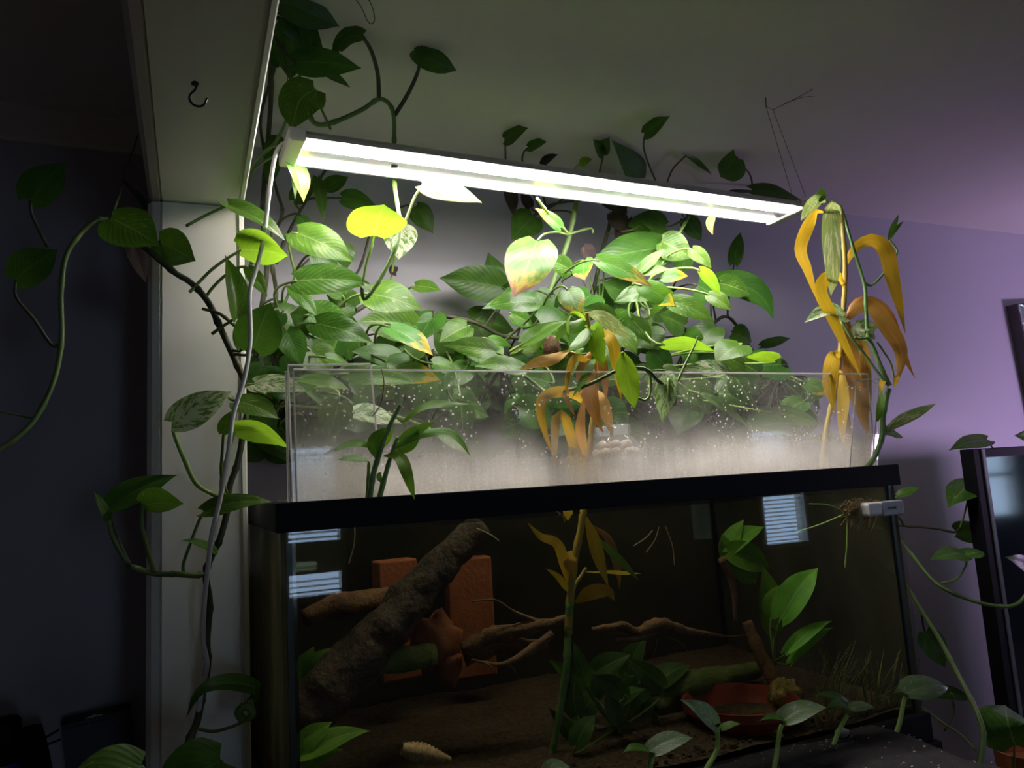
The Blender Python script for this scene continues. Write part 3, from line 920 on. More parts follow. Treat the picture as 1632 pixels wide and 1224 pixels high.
# ---- leafy mass on the wall side, left half
p = Plant('pothos_vine', 'bushy pothos behind the splash screen beside the partition', 'plant', at(460, 640, 1.25))
p.stem([(440, 660, 1.2), (440, 600, 1.2), (432, 540, 1.2), (440, 470, 1.2), (432, 410, 1.18), (436, 350, 1.18)], 0.0038, 0.003, 'stem_d')
p.stem([(450, 650, 1.2), (470, 570, 1.2), (500, 540, 1.2), (560, 500, 1.22), (620, 470, 1.24), (650, 495, 1.24), (700, 502, 1.24), (760, 515, 1.24), (800, 535, 1.24), (850, 540, 1.24)], 0.0042, 0.0036, 'stem_d')
p.stem([(480, 660, 1.22), (520, 600, 1.22), (560, 575, 1.22), (640, 560, 1.22), (720, 570, 1.22), (800, 590, 1.22)], 0.003, 0.0026, 'stem_d')
p.stem([(560, 590, 1.3), (536, 480, 1.3), (572, 430, 1.3), (590, 370, 1.3)], 0.0026, 0.002, 'stem_d')
p.stem([(415, 560, 1.2), (455, 480, 1.2), (470, 440, 1.18)], 0.0026, 0.002, 'stem')
T = [
    (474, 372, 563, 418, 56, 1.05, -0.05, 32, 'lt'), (474, 448, 590, 452, 52, 1.02, -0.04, 38, 'gr'), (588, 468, 673, 494, 54, 1.08, -0.05, 35, 'lt'),
    (504, 516, 596, 548, 46, 1.02, -0.05, 38, 'gr'), (500, 512, 462, 500, 52, 1.12, 0.0, 10, 'dk'), (466, 460, 507, 506, 26, 1.1, -0.02, 30, 'gr'),
    (456, 528, 482, 584, 46, 1.1, -0.02, 10, 'dk'), (660, 520, 568, 512, 60, 1.16, 0.0, 25, 'gr'), (622, 522, 690, 567, 34, 1.02, -0.04, 50, 'yt'),
    (640, 522, 668, 540, 20, 1.04, 0.0, 60, 'lm'), (790, 562, 706, 551, 36, 1.02, -0.02, 32, 'lt'), (780, 540, 816, 553, 16, 1.06, -0.02, 30, 'lm'),
    (832, 586, 756, 584, 30, 0.98, -0.02, 40, 'lt'), (634, 592, 702, 606, 36, 1.0, -0.03, 30, 'yt'), (556, 596, 662, 612, 34, 1.0, -0.03, 38, 'lt'),
    (406, 612, 490, 624, 34, 1.0, -0.06, 40, 'vg'), (482, 604, 558, 622, 22, 1.0, -0.04, 55, 'lm'), (540, 640, 525, 700, 56, 1.02, 0.0, 10, 'lt'),
    (560, 640, 586, 665, 40, 1.06, 0.0, 30, 'gr'), (566, 658, 640, 675, 30, 1.04, 0.0, 50, 'vg'), (735, 645, 738, 702, 42, 1.04, 0.0, 10, 'gr'),
    (740, 650, 780, 665, 26, 1.06, 0.0, 30, 'gr'), (662, 456, 703, 463, 22, 1.2, -0.02, 50, 'gr'), (800, 458, 700, 443, 60, 1.26, 0.02, 10, 'dk'),
    (798, 470, 778, 402, 44, 1.28, 0.0, 10, 'dk'), (640, 362, 636, 414, 54, 1.16, 0.0, 10, 'vg'), (662, 330, 690, 372, 36, 1.25, 0.0, 15, 'dk'),
    (500, 405, 540, 425, 40, 1.14, 0.0, 20, 'dk'), (545, 390, 552, 430, 36, 1.16, 0.0, 10, 'dk'), (725, 560, 690, 525, 46, 1.18, 0.0, 20, 'dk'),
    (745, 520, 700, 545, 40, 1.14, 0.0, 30, 'gr'), (840, 470, 790, 490, 44, 1.2, 0.0, 20, 'dk'), (850, 482, 768, 492, 34, 1.04, -0.03, 36, 'gr'),
    (640, 575, 560, 560, 36, 1.14, 0.0, 40, 'dk'), (690, 580, 730, 590, 24, 1.06, 0.0, 50, 'gr'), (470, 575, 450, 600, 40, 1.14, 0.0, 10, 'dk'),
    (566, 490, 520, 470, 46, 1.18, 0.0, 20, 'dk'), (610, 500, 650, 480, 40, 1.22, 0.0, 10, 'gr'), (545, 470, 515, 440, 34, 1.16, 0.0, 20, 'gr'),
    (448, 500, 430, 530, 30, 1.12, 0.0, 20, 'dk'), (520, 570, 560, 585, 18, 1.08, 0.0, 50, 'gr'), (410, 660, 440, 690, 44, 1.0, 0.0, 10, 'dk'),
    (380, 640, 445, 668, 40, 0.985, -0.04, 40, 'gr'), (700, 690, 748, 725, 22, 1.0, 0.0, 50, 'lt'), (690, 505, 660, 540, 30, 1.2, 0, 20, 'dk'),
]
for a in T:
    p.L(*a)
p.leaf(px([(630, 425, 1.22), (626, 432, 1.22), (632, 440, 1.22)]), 14, 10, 'dd', pet=None)
fr = random.Random(3)
for i in range(64):
    x, y = fr.uniform(405, 800), fr.uniform(500, 690)
    if y < 560 and fr.random() < 0.5:
        x = fr.uniform(400, 560)
    a = fr.uniform(0.2, 2.9)
    ln = fr.uniform(45, 85)
    p.L(x, y, x + ln * math.cos(a), y + ln * 0.8 * math.sin(a), fr.uniform(38, 62), fr.uniform(1.10, 1.33), fr.uniform(-0.03, 0.03), fr.uniform(0, 50), fr.choice(['dk', 'dk', 'gr', 'dk']))

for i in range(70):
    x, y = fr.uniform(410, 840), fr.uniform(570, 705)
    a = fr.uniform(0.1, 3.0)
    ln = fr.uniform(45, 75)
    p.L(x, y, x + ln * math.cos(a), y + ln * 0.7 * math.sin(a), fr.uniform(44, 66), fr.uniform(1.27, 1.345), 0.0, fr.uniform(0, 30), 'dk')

# ---- central bush
p = Plant('pothos_bush', 'dense pothos bush on upright canes behind the aquarium', 'plant', at(900, 640, 1.22))
p.stem([(842, 560, 1.16), (862, 510, 1.16), (885, 440, 1.16), (905, 385, 1.15), (916, 335, 1.14), (925, 290, 1.14)], 0.0052, 0.0046, 'stem')
p.stem([(905, 372, 1.10), (892, 358, 1.06), (870, 335, 1.02), (856, 316, 1.0)], 0.0026, 0.0022, 'stem_l')
p.stem([(905, 374, 1.12), (940, 364, 1.14), (945, 372, 1.14)], 0.0024, 0.002, 'stem')
p.stem([(880, 660, 1.24), (900, 560, 1.24), (940, 480, 1.24), (960, 400, 1.24), (980, 330, 1.24)], 0.005, 0.004, 'stem_d')
p.stem([(960, 660, 1.24), (990, 560, 1.24), (1040, 500, 1.22), (1070, 470, 1.2)], 0.0044, 0.0036, 'stem_d')
p.stem([(1020, 640, 1.2), (1060, 560, 1.2), (1120, 530, 1.22), (1160, 505, 1.24), (1200, 560, 1.24), (1240, 610, 1.24)], 0.004, 0.003, 'stem_d')
p.stem([(1015, 480, 1.1), (1040, 440, 1.1), (1066, 405, 1.1), (1078, 380, 1.1), (1098, 345, 1.12)], 0.003, 0.0026, 'stem')
for x0, y0, x1, y1 in ((935, 420, 945, 480), (952, 430, 955, 482), (962, 430, 958, 485), (925, 440, 942, 478), (880, 470, 850, 520), (900, 440, 870, 500)):
    p.stem([(x1, y1, 1.16), ((x0 + x1) / 2 + 2, (y0 + y1) / 2, 1.15), (x0, y0, 1.14)], 0.0018, 0.0015, 'stem', nodes=False)
p.leaf(px([(856, 384, 1.02), (842, 420, 0.985), (818, 474, 0.955)]), 82, 12, 'bt', pet=[(905, 374, 1.1), (885, 370, 1.06), (866, 374, 1.03)], fold=0.05)
T = [
    (893, 362, 853, 332, 20, 1.03, 0.0, 30, 'yt'), (850, 345, 815, 382, 52, 1.22, 0.0, 10, 'dk'), (908, 430, 870, 412, 32, 1.08, 0, 25, 'gr'),
    (930, 418, 932, 447, 36, 1.05, -0.02, 30, 'bt'), (955, 416, 1040, 458, 30, 1.0, -0.03, 38, 'bt'), (1062, 396, 938, 420, 62, 1.12, 0.0, 30, 'dk'),
    (1020, 433, 1058, 398, 18, 1.02, 0, 30, 'yt'), (1022, 436, 1066, 428, 16, 1.02, -0.02, 50, 'lt'), (1024, 456, 1078, 490, 36, 0.985, -0.03, 35, 'lm'),
    (1040, 470, 1076, 488, 30, 0.98, -0.03, 30, 'yt'), (1056, 442, 1097, 440, 22, 1.0, -0.03, 40, 'yt'), (1103, 398, 1134, 428, 24, 1.04, -0.02, 30, 'lt'),
    (1116, 432, 1149, 472, 20, 1.02, -0.02, 120, 'lm'), (1055, 385, 1103, 412, 48, 1.1, -0.02, 25, 'gr'), (1092, 348, 1118, 384, 30, 1.22, 0, 20, 'dk'),
    (1170, 420, 1180, 370, 24, 1.28, 0, 10, 'dk'), (1112, 455, 1140, 475, 44, 1.12, 0, 30, 'dk'), (1130, 470, 1166, 495, 26, 1.04, -0.02, 40, 'lt'),
    (905, 463, 924, 506, 42, 1.0, -0.03, 10, 'bt'), (976, 508, 928, 490, 34, 1.02, -0.02, 28, 'gr'), (1032, 468, 978, 482, 30, 1.03, -0.03, 35, 'gr'),
    (1070, 480, 1137, 510, 36, 1.0, -0.04, 35, 'lt'), (1040, 492, 1078, 470, 30, 1.05, 0, 120, 'gr'), (836, 546, 906, 511, 24, 0.97, -0.02, 55, 'lm'),
    (834, 556, 872, 540, 26, 1.0, -0.02, 25, 'lt'), (1008, 510, 1038, 549, 30, 1.02, -0.02, 30, 'gr'), (985, 528, 1016, 564, 32, 0.99, -0.03, 30, 'lt'),
    (1034, 508, 1030, 530, 16, 1.01, 0, 20, 'lt'), (1060, 550, 1140, 560, 22, 0.97, -0.03, 118, 'lm'), (1180, 550, 1140, 578, 46, 1.0, -0.02, 35, 'lm'),
    (1168, 530, 1198, 545, 36, 1.22, 0, 15, 'dk'), (1215, 552, 1260, 539, 16, 1.26, 0, 35, 'dk'), (1236, 574, 1188, 569, 18, 1.02, -0.02, 125, 'lm'),
    (1158, 594, 1084, 590, 30, 0.98, -0.03, 38, 'vg'), (1090, 616, 1122, 652, 30, 1.02, -0.02, 30, 'lt'), (1124, 632, 1196, 684, 14, 0.99, -0.03, 50, 'lt'),
    (1236, 658, 1310, 678, 28, 1.02, -0.03, 35, 'lt'), (1280, 640, 1240, 665, 36, 1.06, 0, 30, 'gr'), (1170, 600, 1196, 640, 42, 1.06, 0, 20, 'gr'),
    (1285, 610, 1320, 630, 26, 1.06, -0.02, 40, 'yt'), (1330, 715, 1288, 700, 30, 1.04, 0, 30, 'gr'), (1150, 565, 1190, 590, 34, 1.08, 0, 40, 'gr'),
    (1210, 595, 1170, 575, 40, 1.1, 0, 30, 'gr'), (1250, 600, 1215, 570, 36, 1.16, 0, 20, 'dk'), (1060, 590, 1090, 600, 20, 1.02, 0, 50, 'gr'),
    (1040, 560, 1070, 600, 40, 1.1, 0, 20, 'dk'), (1000, 470, 960, 450, 40, 1.14, 0, 20, 'dk'), (1090, 520, 1050, 500, 44, 1.14, 0, 20, 'dk'),
    (1140, 520, 1100, 560, 48, 1.16, 0, 10, 'dk'), (1060, 360, 1010, 345, 34, 1.16, 0, 30, 'dk'), (1010, 365, 1050, 352, 30, 1.18, 0, 40, 'gr'),
    (1085, 430, 1100, 400, 28, 1.14, 0, 20, 'dk'), (880, 520, 850, 560, 44, 1.12, 0, 20, 'dk'), (870, 540, 905, 570, 40, 1.1, 0, 30, 'gr'),
    (815, 500, 850, 520, 30, 1.12, 0, 30, 'gr'), (875, 610, 832, 600, 36, 1.06, 0, 30, 'gr'), (950, 560, 990, 545, 30, 1.1, 0, 30, 'gr'),
    (1000, 610, 1040, 640, 36, 1.08, 0, 20, 'gr'),
]
for a in T:
    p.L(*a)
p.leaf(px([(1145, 450, 1.18), (1190, 458, 1.16), (1216, 476, 1.15), (1233, 508, 1.14)]), 44, 35, 'dk', fold=0.2)
p.L(1148, 452, 1196, 470, 36, 1.16, -0.02, 50, 'gr')
for a in ((1000, 350, 985, 400, 26, 1.2, 0, 20, 'dd'), (975, 340, 1005, 372, 30, 1.2, 0, 20, 'dd'), (930, 395, 950, 415, 24, 1.14, 0, 30, 'dd'), (812, 300, 818, 345, 22, 1.2, 0, 20, 'dd'), (960, 300, 1000, 340, 40, 1.26, 0, 20, 'dd'), (845, 330, 830, 305, 18, 1.26, 0, 20, 'dd')):
    p.L(*a)
fr = random.Random(11)
for i in range(74):
    x, y = fr.uniform(820, 1260), fr.uniform(440, 690)
    if y < 580 and not (850 < x < 1130):
        y = fr.uniform(585, 690)
    a = fr.uniform(0.1, 3.0)
    ln = fr.uniform(42, 80)
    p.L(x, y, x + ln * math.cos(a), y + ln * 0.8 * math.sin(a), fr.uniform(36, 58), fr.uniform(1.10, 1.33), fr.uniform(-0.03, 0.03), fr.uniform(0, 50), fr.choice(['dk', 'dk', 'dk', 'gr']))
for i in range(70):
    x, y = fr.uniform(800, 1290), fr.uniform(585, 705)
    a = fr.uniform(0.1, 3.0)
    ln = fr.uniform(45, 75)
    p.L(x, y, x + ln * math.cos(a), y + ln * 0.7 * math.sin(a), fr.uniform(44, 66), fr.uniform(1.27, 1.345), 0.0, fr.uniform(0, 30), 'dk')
# dry pale husk among the leaves
hu = MB().blob(at(880, 552, 1.02), 0.014, 0.012, 0.016, 0.5, 4.0, 14, 9, 4.0).build('dry_seed_husk', plain('dry_husk', (0.42, 0.24, 0.15), 0.9, (0.2, 0.1, 0.07), 120, 1.0), smooth=True)
tag(hu, 'brown crinkled dry husk caught among the pothos leaves', 'husk')

# ---- sparse wall vine close to the ceiling
p = Plant('pothos_vine', 'sparse dark pothos vine on the wall just under the ceiling', 'plant', at(1060, 320, 1.3))
p.stem([(1000, 380, 1.3), (1040, 330, 1.3), (1060, 310, 1.3), (1120, 312, 1.28), (1200, 305, 1.26), (1250, 315, 1.25), (1278, 325, 1.24)], 0.0032, 0.0026, 'stem_d')
p.stem([(820, 380, 1.32), (870, 330, 1.32), (940, 320, 1.32), (1000, 330, 1.3)], 0.003, 0.0026, 'stem_d')
p.L(1028, 213, 1068, 185, 26, 1.27, 0, 20, 'dk', pet=[(1050, 300, 1.3), (1034, 262, 1.29), (1026, 235, 1.28)])
p.L(1174, 250, 1148, 282, 56, 1.24, 0, 10, 'dk', pet=[(1200, 304, 1.26), (1196, 280, 1.25), (1182, 262, 1.245)], fold=0.08)
p.L(1092, 249, 1134, 280, 8, 1.26, 0, 40, 'dk', pet=[(1060, 300, 1.3), (1072, 270, 1.28)])
p.L(805, 222, 842, 204, 26, 1.3, 0, 30, 'dk', pet=[(808, 300, 1.32), (806, 260, 1.31)])
p.L(842, 235, 872, 226, 18, 1.3, 0, 40, 'dk')
p.L(862, 262, 890, 246, 14, 1.3, 0, 40, 'dd')
p.L(962, 245, 945, 222, 22, 1.3, 0, 20, 'dk', pet=[(945, 310, 1.32), (955, 275, 1.31)])
p.L(962, 240, 972, 218, 22, 1.3, 0, 20, 'dk', pet=None)
p.L(1020, 285, 974, 222, 40, 1.3, 0, 15, 'dk')
p.L(925, 260, 944, 254, 14, 1.25, 0, 30, 'lm')
p.L(1200, 304, 1282, 322, 20, 1.2, -0.02, 60, 'dk')
p.leaf(px([(1134, 346, 1.0), (1132, 360, 0.99), (1136, 374, 0.985)]), 14, 20, 'yt', pet=[(1134, 330, 1.04)])

# ---- vine lying over the front of the splash screen
p = Plant('pothos_vine', 'pothos vine draped over the splash screen edge with hanging leaves', 'plant', at(880, 640, 0.9))
p.stem([(832, 596, 0.93), (860, 618, 0.92), (880, 630, 0.90), (905, 622, 0.88), (940, 612, 0.86), (985, 590, 0.835), (1010, 586, 0.828), (1032, 590, 0.824), (1048, 606, 0.822), (1064, 618, 0.82)], 0.0024, 0.0022, 'stem')
p.stem([(1064, 622, 0.82), (1078, 610, 0.818), (1095, 575, 0.815), (1108, 548, 0.815), (1112, 536, 0.815)], 0.0026, 0.0008, 'stem_l', nodes=False)
p.leaf(px([(991, 562, 0.825), (1000, 600, 0.818), (1012, 652, 0.815)]), 36, 15, 'lm', heart=False, pet=[(1012, 587, 0.828), (1002, 572, 0.828)], fold=0.15)
p.stem([(1030, 590, 0.826), (1036, 600, 0.824), (1036, 628, 0.822), (1028, 638, 0.82), (1016, 634, 0.82)], 0.0021, 0.0019, 'stem_l', nodes=False)
p.L(1066, 602, 1055, 673, 36, 0.818, 0.0, 8, 'vg', pet=[(1064, 620, 0.82), (1064, 610, 0.819)], fold=0.25)
p.stem([(1066, 604, 0.816), (1066, 630, 0.812), (1070, 645, 0.812), (1076, 640, 0.812), (1077, 618, 0.815), (1072, 606, 0.818)], 0.0024, 0.002, 'stem_l', nodes=False)

# ---- vine hanging on the lower partition
p = Plant('pothos_vine', 'pothos vine hanging down the white partition beside the cable', 'plant', at(390, 680, 0.99))
p.stem([(396, 640, 1.02), (388, 690, 1.01), (378, 740, 1.0), (366, 775, 1.0), (362, 815, 1.0), (350, 860, 1.0), (338, 885, 1.0), (328, 915, 1.0), (334, 960, 1.01), (330, 1020, 1.01), (331, 1060, 1.01), (322, 1110, 1.01), (314, 1150, 1.0), (298, 1190, 0.98), (285, 1260, 0.96)], 0.0036, 0.0042, 'stem_d')
p.stem([(328, 915, 1.0), (310, 917, 0.99), (280, 915, 0.98), (245, 914, 0.97), (208, 903, 0.96)], 0.0036, 0.003, 'stem')
p.L(277, 674, 369, 624, 52, 0.965, 0.0, 30, 'vg', pet=[(365, 800, 1.0), (338, 787, 0.995), (312, 770, 0.985), (292, 728, 0.97), (278, 692, 0.966)], fold=0.1, pr=0.0026)
p.L(374, 688, 464, 718, 30, 0.96, -0.04, 125, 'lm', pet=[(364, 795, 1.0), (352, 776, 0.99), (358, 740, 0.98), (368, 708, 0.966)], bend=0.25)
p.L(356, 690, 368, 655, 22, 0.965, 0, 30, 'gr', pet=[(364, 790, 1.0), (353, 760, 0.985), (354, 720, 0.97)])
p.L(326, 816, 434, 800, 30, 0.97, -0.02, 48, 'gr', pet=[(294, 917, 0.987), (292, 900, 0.985), (302, 870, 0.978), (318, 828, 0.972)], bend=0.2)
p.L(227, 806, 293, 803, 40, 0.94, -0.01, 125, 'gr', pet=[(246, 912, 0.968), (236, 880, 0.955), (226, 838, 0.944)], fold=0.3, pr=0.0026)
p.L(176, 808, 283, 757, 40, 0.955, 0.01, 55, 'dk', pet=[(206, 902, 0.96), (190, 868, 0.958), (176, 832, 0.956)], pr=0.0028)
p.L(173, 830, 149, 782, 14, 0.95, 0, 30, 'gr', pet=[(205, 900, 0.96), (182, 862, 0.955)], pr=0.0026)
p.L(342, 880, 289, 861, 14, 0.98, -0.01, 60, 'gr', bend=0.2)
p.leaf(px([(400, 1112, 0.95), (405, 1095, 0.95), (360, 1090, 0.94), (318, 1104, 0.93), (297, 1143, 0.93)]), 26, 45, 'gr', pet=[(318, 1162, 1.0), (345, 1165, 0.98), (388, 1150, 0.955), (402, 1130, 0.95)], fold=0.3)
p.stem([(386, 1146, 0.955), (380, 1136, 0.952), (388, 1126, 0.95), (400, 1130, 0.95), (402, 1140, 0.95), (394, 1146, 0.952)], 0.005, 0.004, 'stem', nodes=False)

# ---- vines reaching to the right of the tank
p = Plant('pothos_vine', 'pothos vine sticking out right of the aquarium above the longer vine', 'plant', at(1440, 838, 1.1))
p.stem([(1330, 822, 1.355), (1400, 835, 1.2), (1440, 838, 1.12), (1490, 842, 1.08), (1520, 848, 1.06), (1530, 842, 1.06)], 0.0026, 0.0022, 'stem_d')
p.L(1548, 772, 1511, 809, 44, 1.04, -0.02, 25, 'gr', pet=[(1530, 842, 1.06), (1538, 815, 1.05), (1544, 790, 1.045)])
p.L(1524, 848, 1580, 856, 34, 1.08, 0.02, 30, 'dk', pet=None)
p.L(1432, 790, 1466, 777, 14, 1.02, -0.02, 40, 'gr')
p = Plant('pothos_vine', 'long pothos vine curving across in front of the dark screen', 'plant', at(1448, 878, 1.08))
p.stem([(1350, 826, 1.355), (1420, 850, 1.2), (1448, 878, 1.05), (1490, 928, 0.98), (1540, 954, 0.95), (1590, 966, 0.93), (1622, 962, 0.92), (1645, 935, 0.91)], 0.0030, 0.0034, 'stem')
p.L(1538, 886, 1568, 880, 20, 0.97, 0, 50, 'gr', pet=[(1500, 930, 0.975), (1525, 922, 0.972), (1540, 900, 0.97)])
p.L(1538, 884, 1482, 892, 26, 0.97, -0.01, 40, 'gr', pet=None)
p.L(1650, 912, 1602, 888, 26, 0.92, -0.01, 40, 'gr')
p = Plant('pothos_vine', 'thick pothos vine slanting down below the right aquarium corner', 'plant', at(1465, 965, 1.1))
p.stem([(1380, 880, 1.355), (1440, 930, 1.2), (1465, 968, 1.1), (1495, 1015, 1.03), (1522, 1066, 0.97), (1545, 1110, 0.93), (1562, 1148, 0.9), (1567, 1180, 0.89), (1558, 1240, 0.88)], 0.0036, 0.0046, 'stem')
p.stem([(1460, 1120, 1.1), (1500, 1150, 1.0), (1530, 1170, 0.95), (1555, 1195, 0.9)], 0.002, 0.002, 'stem')
p.stem([(1516, 1104, 1.0), (1520, 1135, 1.0), (1505, 1165, 1.0)], 0.002, 0.0018, 'stem_d')
p.L(1475, 1008, 1506, 1064, 40, 1.1, -0.02, 20, 'dk')
p.L(1480, 1100, 1550, 1115, 22, 1.08, 0, 30, 'dk')
p.leaf(px([(1617, 1188, 0.90), (1606, 1150, 0.885), (1602, 1124, 0.94)]), 84, 15, 'gr', pet=[(1612, 1260, 0.91), (1616, 1215, 0.905)], fold=0.08)
p = Plant('pothos_vine', 'pothos vine peeking over the top of the dark screen', 'plant', at(1600, 760, 1.2))
p.stem([(1600, 800, 1.2), (1590, 730, 1.18), (1578, 708, 1.16)], 0.002, 0.0018, 'stem_d')
p.stem([(1640, 790, 1.2), (1650, 720, 1.16)], 0.002, 0.0018, 'stem_d')
p.L(1573, 702, 1512, 718, 26, 1.14, -0.01, 35, 'gr')
p.L(1652, 700, 1616, 694, 24, 1.14, 0, 20, 'gr')

# ---- big leaves low in front of the partition
p = Plant('potted_pothos', 'broad glossy pothos leaves rising in front of the partition foot', 'plant', at(230, 1560, 0.80))
p.stem([(235, 1600, 0.80), (225, 1450, 0.79), (200, 1330, 0.78), (240, 1290, 0.79)], 0.004, 0.003, 'stem')
p.leaf(px([(226, 1222, 0.76), (160, 1250, 0.74), (80, 1330, 0.72)]), 96, 25, 'gr', fold=0.1, pet=[(205, 1340, 0.78), (228, 1280, 0.78), (236, 1245, 0.77)])
p.leaf(px([(352, 1212, 0.82), (310, 1240, 0.81), (250, 1320, 0.80)]), 112, 20, 'dk', fold=0.1, pet=[(240, 1300, 0.79), (330, 1280, 0.81), (358, 1240, 0.82)])

# ------------------------------------------------------------------ lucky bamboo
p = Plant('bamboo_plant', 'small green lucky bamboo with narrow leaves in front of the splash screen', 'plant', at(596, 790, 0.856))
p.cane([(588, 800, 0.856), (594, 760, 0.856), (604, 725, 0.856), (614, 695, 0.856), (626, 668, 0.856), (638, 645, 0.856)], 0.0036, 0.0022, 'cane_g')
p.cane([(603, 800, 0.856), (612, 765, 0.856), (622, 730, 0.856), (634, 695, 0.856)], 0.0034, 0.002, 'cane_g')
p.cane([(585, 800, 0.861), (587, 760, 0.861), (588, 735, 0.861)], 0.0022, 0.0018, 'stem_l')
p.B([(600, 730, 0.856), (596, 705, 0.851), (612, 686, 0.846), (618, 683, 0.841)], 22, 10, 'dk')
p.B([(592, 712, 0.856), (575, 706, 0.851), (552, 709, 0.846), (530, 719, 0.841)], 13, 45, 'bg')
p.B([(588, 735, 0.861), (572, 731, 0.856), (556, 731, 0.851), (538, 733, 0.846)], 11, 50, 'bg')
p.B([(640, 675, 0.856), (660, 656, 0.851), (690, 645, 0.846), (748, 644, 0.836)], 13, 50, 'bg')
p.B([(632, 702, 0.856), (655, 690, 0.851), (680, 678, 0.846), (694, 671, 0.841)], 16, 30, 'bg')
p.B([(626, 716, 0.856), (645, 704, 0.851), (668, 692, 0.846), (712, 688, 0.836), (735, 705, 0.828), (750, 728, 0.821)], 14, 48, 'bg')
p.B([(628, 716, 0.861), (645, 712, 0.856), (660, 700, 0.851), (668, 684, 0.846)], 22, 30, 'gr')
p.B([(612, 726, 0.856), (636, 728, 0.836), (650, 758, 0.816), (661, 797, 0.832)], 20, 20, 'lt')
p.B([(606, 752, 0.856), (604, 760, 0.856), (608, 770, 0.856)], 9, 20, 'gr')
p.B([(612, 712, 0.856), (618, 700, 0.856), (625, 675, 0.856)], 10, 20, 'lm')

p = Plant('bamboo_plant', 'tall withering bamboo with orange leaves rooted in the aquarium water', 'plant', at(880, 1210, 0.96))
p.cane([(878, 1220, 0.96), (884, 1180, 0.96), (896, 1110, 0.955), (903, 1060, 0.95), (905, 1010, 0.95), (908, 960, 0.945)], 0.0042, 0.0052, 'cane_g')
p.cane([(905, 1010, 0.95), (909, 950, 0.945), (916, 890, 0.94), (926, 840, 0.935), (932, 790, 0.93), (938, 730, 0.925), (945, 670, 0.92), (950, 620, 0.915), (947, 575, 0.91), (940, 530, 0.905), (934, 498, 0.90)], 0.0055, 0.0032, 'cane_y')
p.cane([(906, 1000, 0.95), (914, 940, 0.95), (926, 918, 0.95), (934, 905, 0.95)], 0.0028, 0.002, 'cane_y')
p.B([(906, 930, 0.945), (890, 870, 0.935), (862, 855, 0.93), (840, 832, 0.93)], 17, 20, 'by')
p.B([(908, 945, 0.945), (890, 920, 0.935), (870, 906, 0.93)], 11, 20, 'by')
p.B([(922, 880, 0.94), (908, 892, 0.935), (918, 922, 0.93)], 22, 10, 'by')
p.B([(934, 824, 0.935), (946, 860, 0.925), (958, 900, 0.92), (970, 936, 0.915)], 21, 15, 'by')
p.B([(954, 858, 0.94), (975, 880, 0.93), (1000, 905, 0.925), (1018, 925, 0.92)], 14, 20, 'bg')
p.B([(934, 910, 0.95), (960, 912, 0.94), (1022, 914, 0.93)], 6, 60, 'by')
p.B([(918, 960, 0.945), (940, 945, 0.935), (968, 942, 0.93), (980, 958, 0.93)], 24, 10, 'by')
p.B([(945, 838, 0.945), (970, 860, 0.945), (985, 910, 0.945), (988, 940, 0.945)], 14, 20, 'bo')
p.B([(906, 800, 0.93), (905, 812, 0.93), (905, 830, 0.93)], 16, 5, 'by')
# foliage above the rim
p.B([(905, 560, 0.90), (880, 572, 0.89), (850, 580, 0.88), (828, 592, 0.875)], 20, 20, 'bo', pet=[(946, 575, 0.91), (920, 565, 0.905)])
p.B([(955, 552, 0.905), (962, 530, 0.89), (976, 545, 0.87), (984, 590, 0.86), (990, 638, 0.855)], 20, 15, 'by', pet=[(948, 580, 0.91)])
p.B([(937, 500, 0.90), (956, 503, 0.885), (980, 520, 0.875), (1006, 541, 0.865)], 24, 20, 'bv')
p.B([(944, 545, 0.905), (950, 520, 0.89), (958, 560, 0.88), (962, 590, 0.88)], 20, 15, 'lm')
p.B([(948, 570, 0.91), (940, 585, 0.88), (928, 608, 0.865), (912, 634, 0.855)], 13, 20, 'bg')
p.B([(944, 560, 0.91), (932, 590, 0.89), (940, 630, 0.875), (952, 670, 0.87), (962, 690, 0.87)], 30, 10, 'bo')
p.B([(946, 580, 0.91), (918, 570, 0.88), (905, 600, 0.87), (902, 635, 0.87)], 13, 10, 'by')
p.B([(950, 620, 0.915), (960, 640, 0.89), (972, 680, 0.885), (976, 700, 0.88)], 20, 10, 'bo')
p.B([(936, 735, 0.925), (925, 690, 0.90), (930, 640, 0.885), (935, 628, 0.88)], 17, 5, 'bo')
p.B([(932, 780, 0.93), (908, 690, 0.895), (898, 662, 0.885), (886, 668, 0.88), (884, 700, 0.88), (882, 745, 0.88), (875, 770, 0.88)], 17, 5, 'by')
p.B([(946, 655, 0.92), (915, 628, 0.89), (880, 626, 0.88), (861, 642, 0.875), (866, 680, 0.875), (882, 730, 0.88)], 18, 5, 'by')
p.B([(934, 800, 0.93), (928, 760, 0.90), (916, 716, 0.885), (910, 740, 0.88), (906, 790, 0.88)], 18, 5, 'by')
p.B([(905, 615, 0.88), (904, 635, 0.875), (912, 655, 0.875), (918, 664, 0.875)], 7, 15, 'bo')
p.B([(934, 505, 0.90), (918, 520, 0.89), (895, 530, 0.88), (884, 548, 0.88)], 22, 25, 'lm')
p.B([(938, 520, 0.905), (925, 545, 0.89), (905, 560, 0.88)], 20, 40, 'lt')
p.B([(938, 520, 0.9), (926, 502, 0.89), (908, 502, 0.885), (905, 525, 0.88), (908, 560, 0.88)], 6, 20, 'lm')
p.B([(930, 500, 0.90), (928, 490, 0.9), (926, 486, 0.9)], 5, 10, 'lt')
p.B([(950, 600, 0.91), (958, 570, 0.9), (963, 600, 0.89), (966, 640, 0.885)], 16, 20, 'bo')
p.B([(940, 530, 0.905), (950, 560, 0.89), (960, 575, 0.885), (970, 565, 0.88)], 18, 20, 'lm')
p.B([(930, 555, 0.905), (920, 565, 0.9), (912, 600, 0.89)], 14, 20, 'lt')

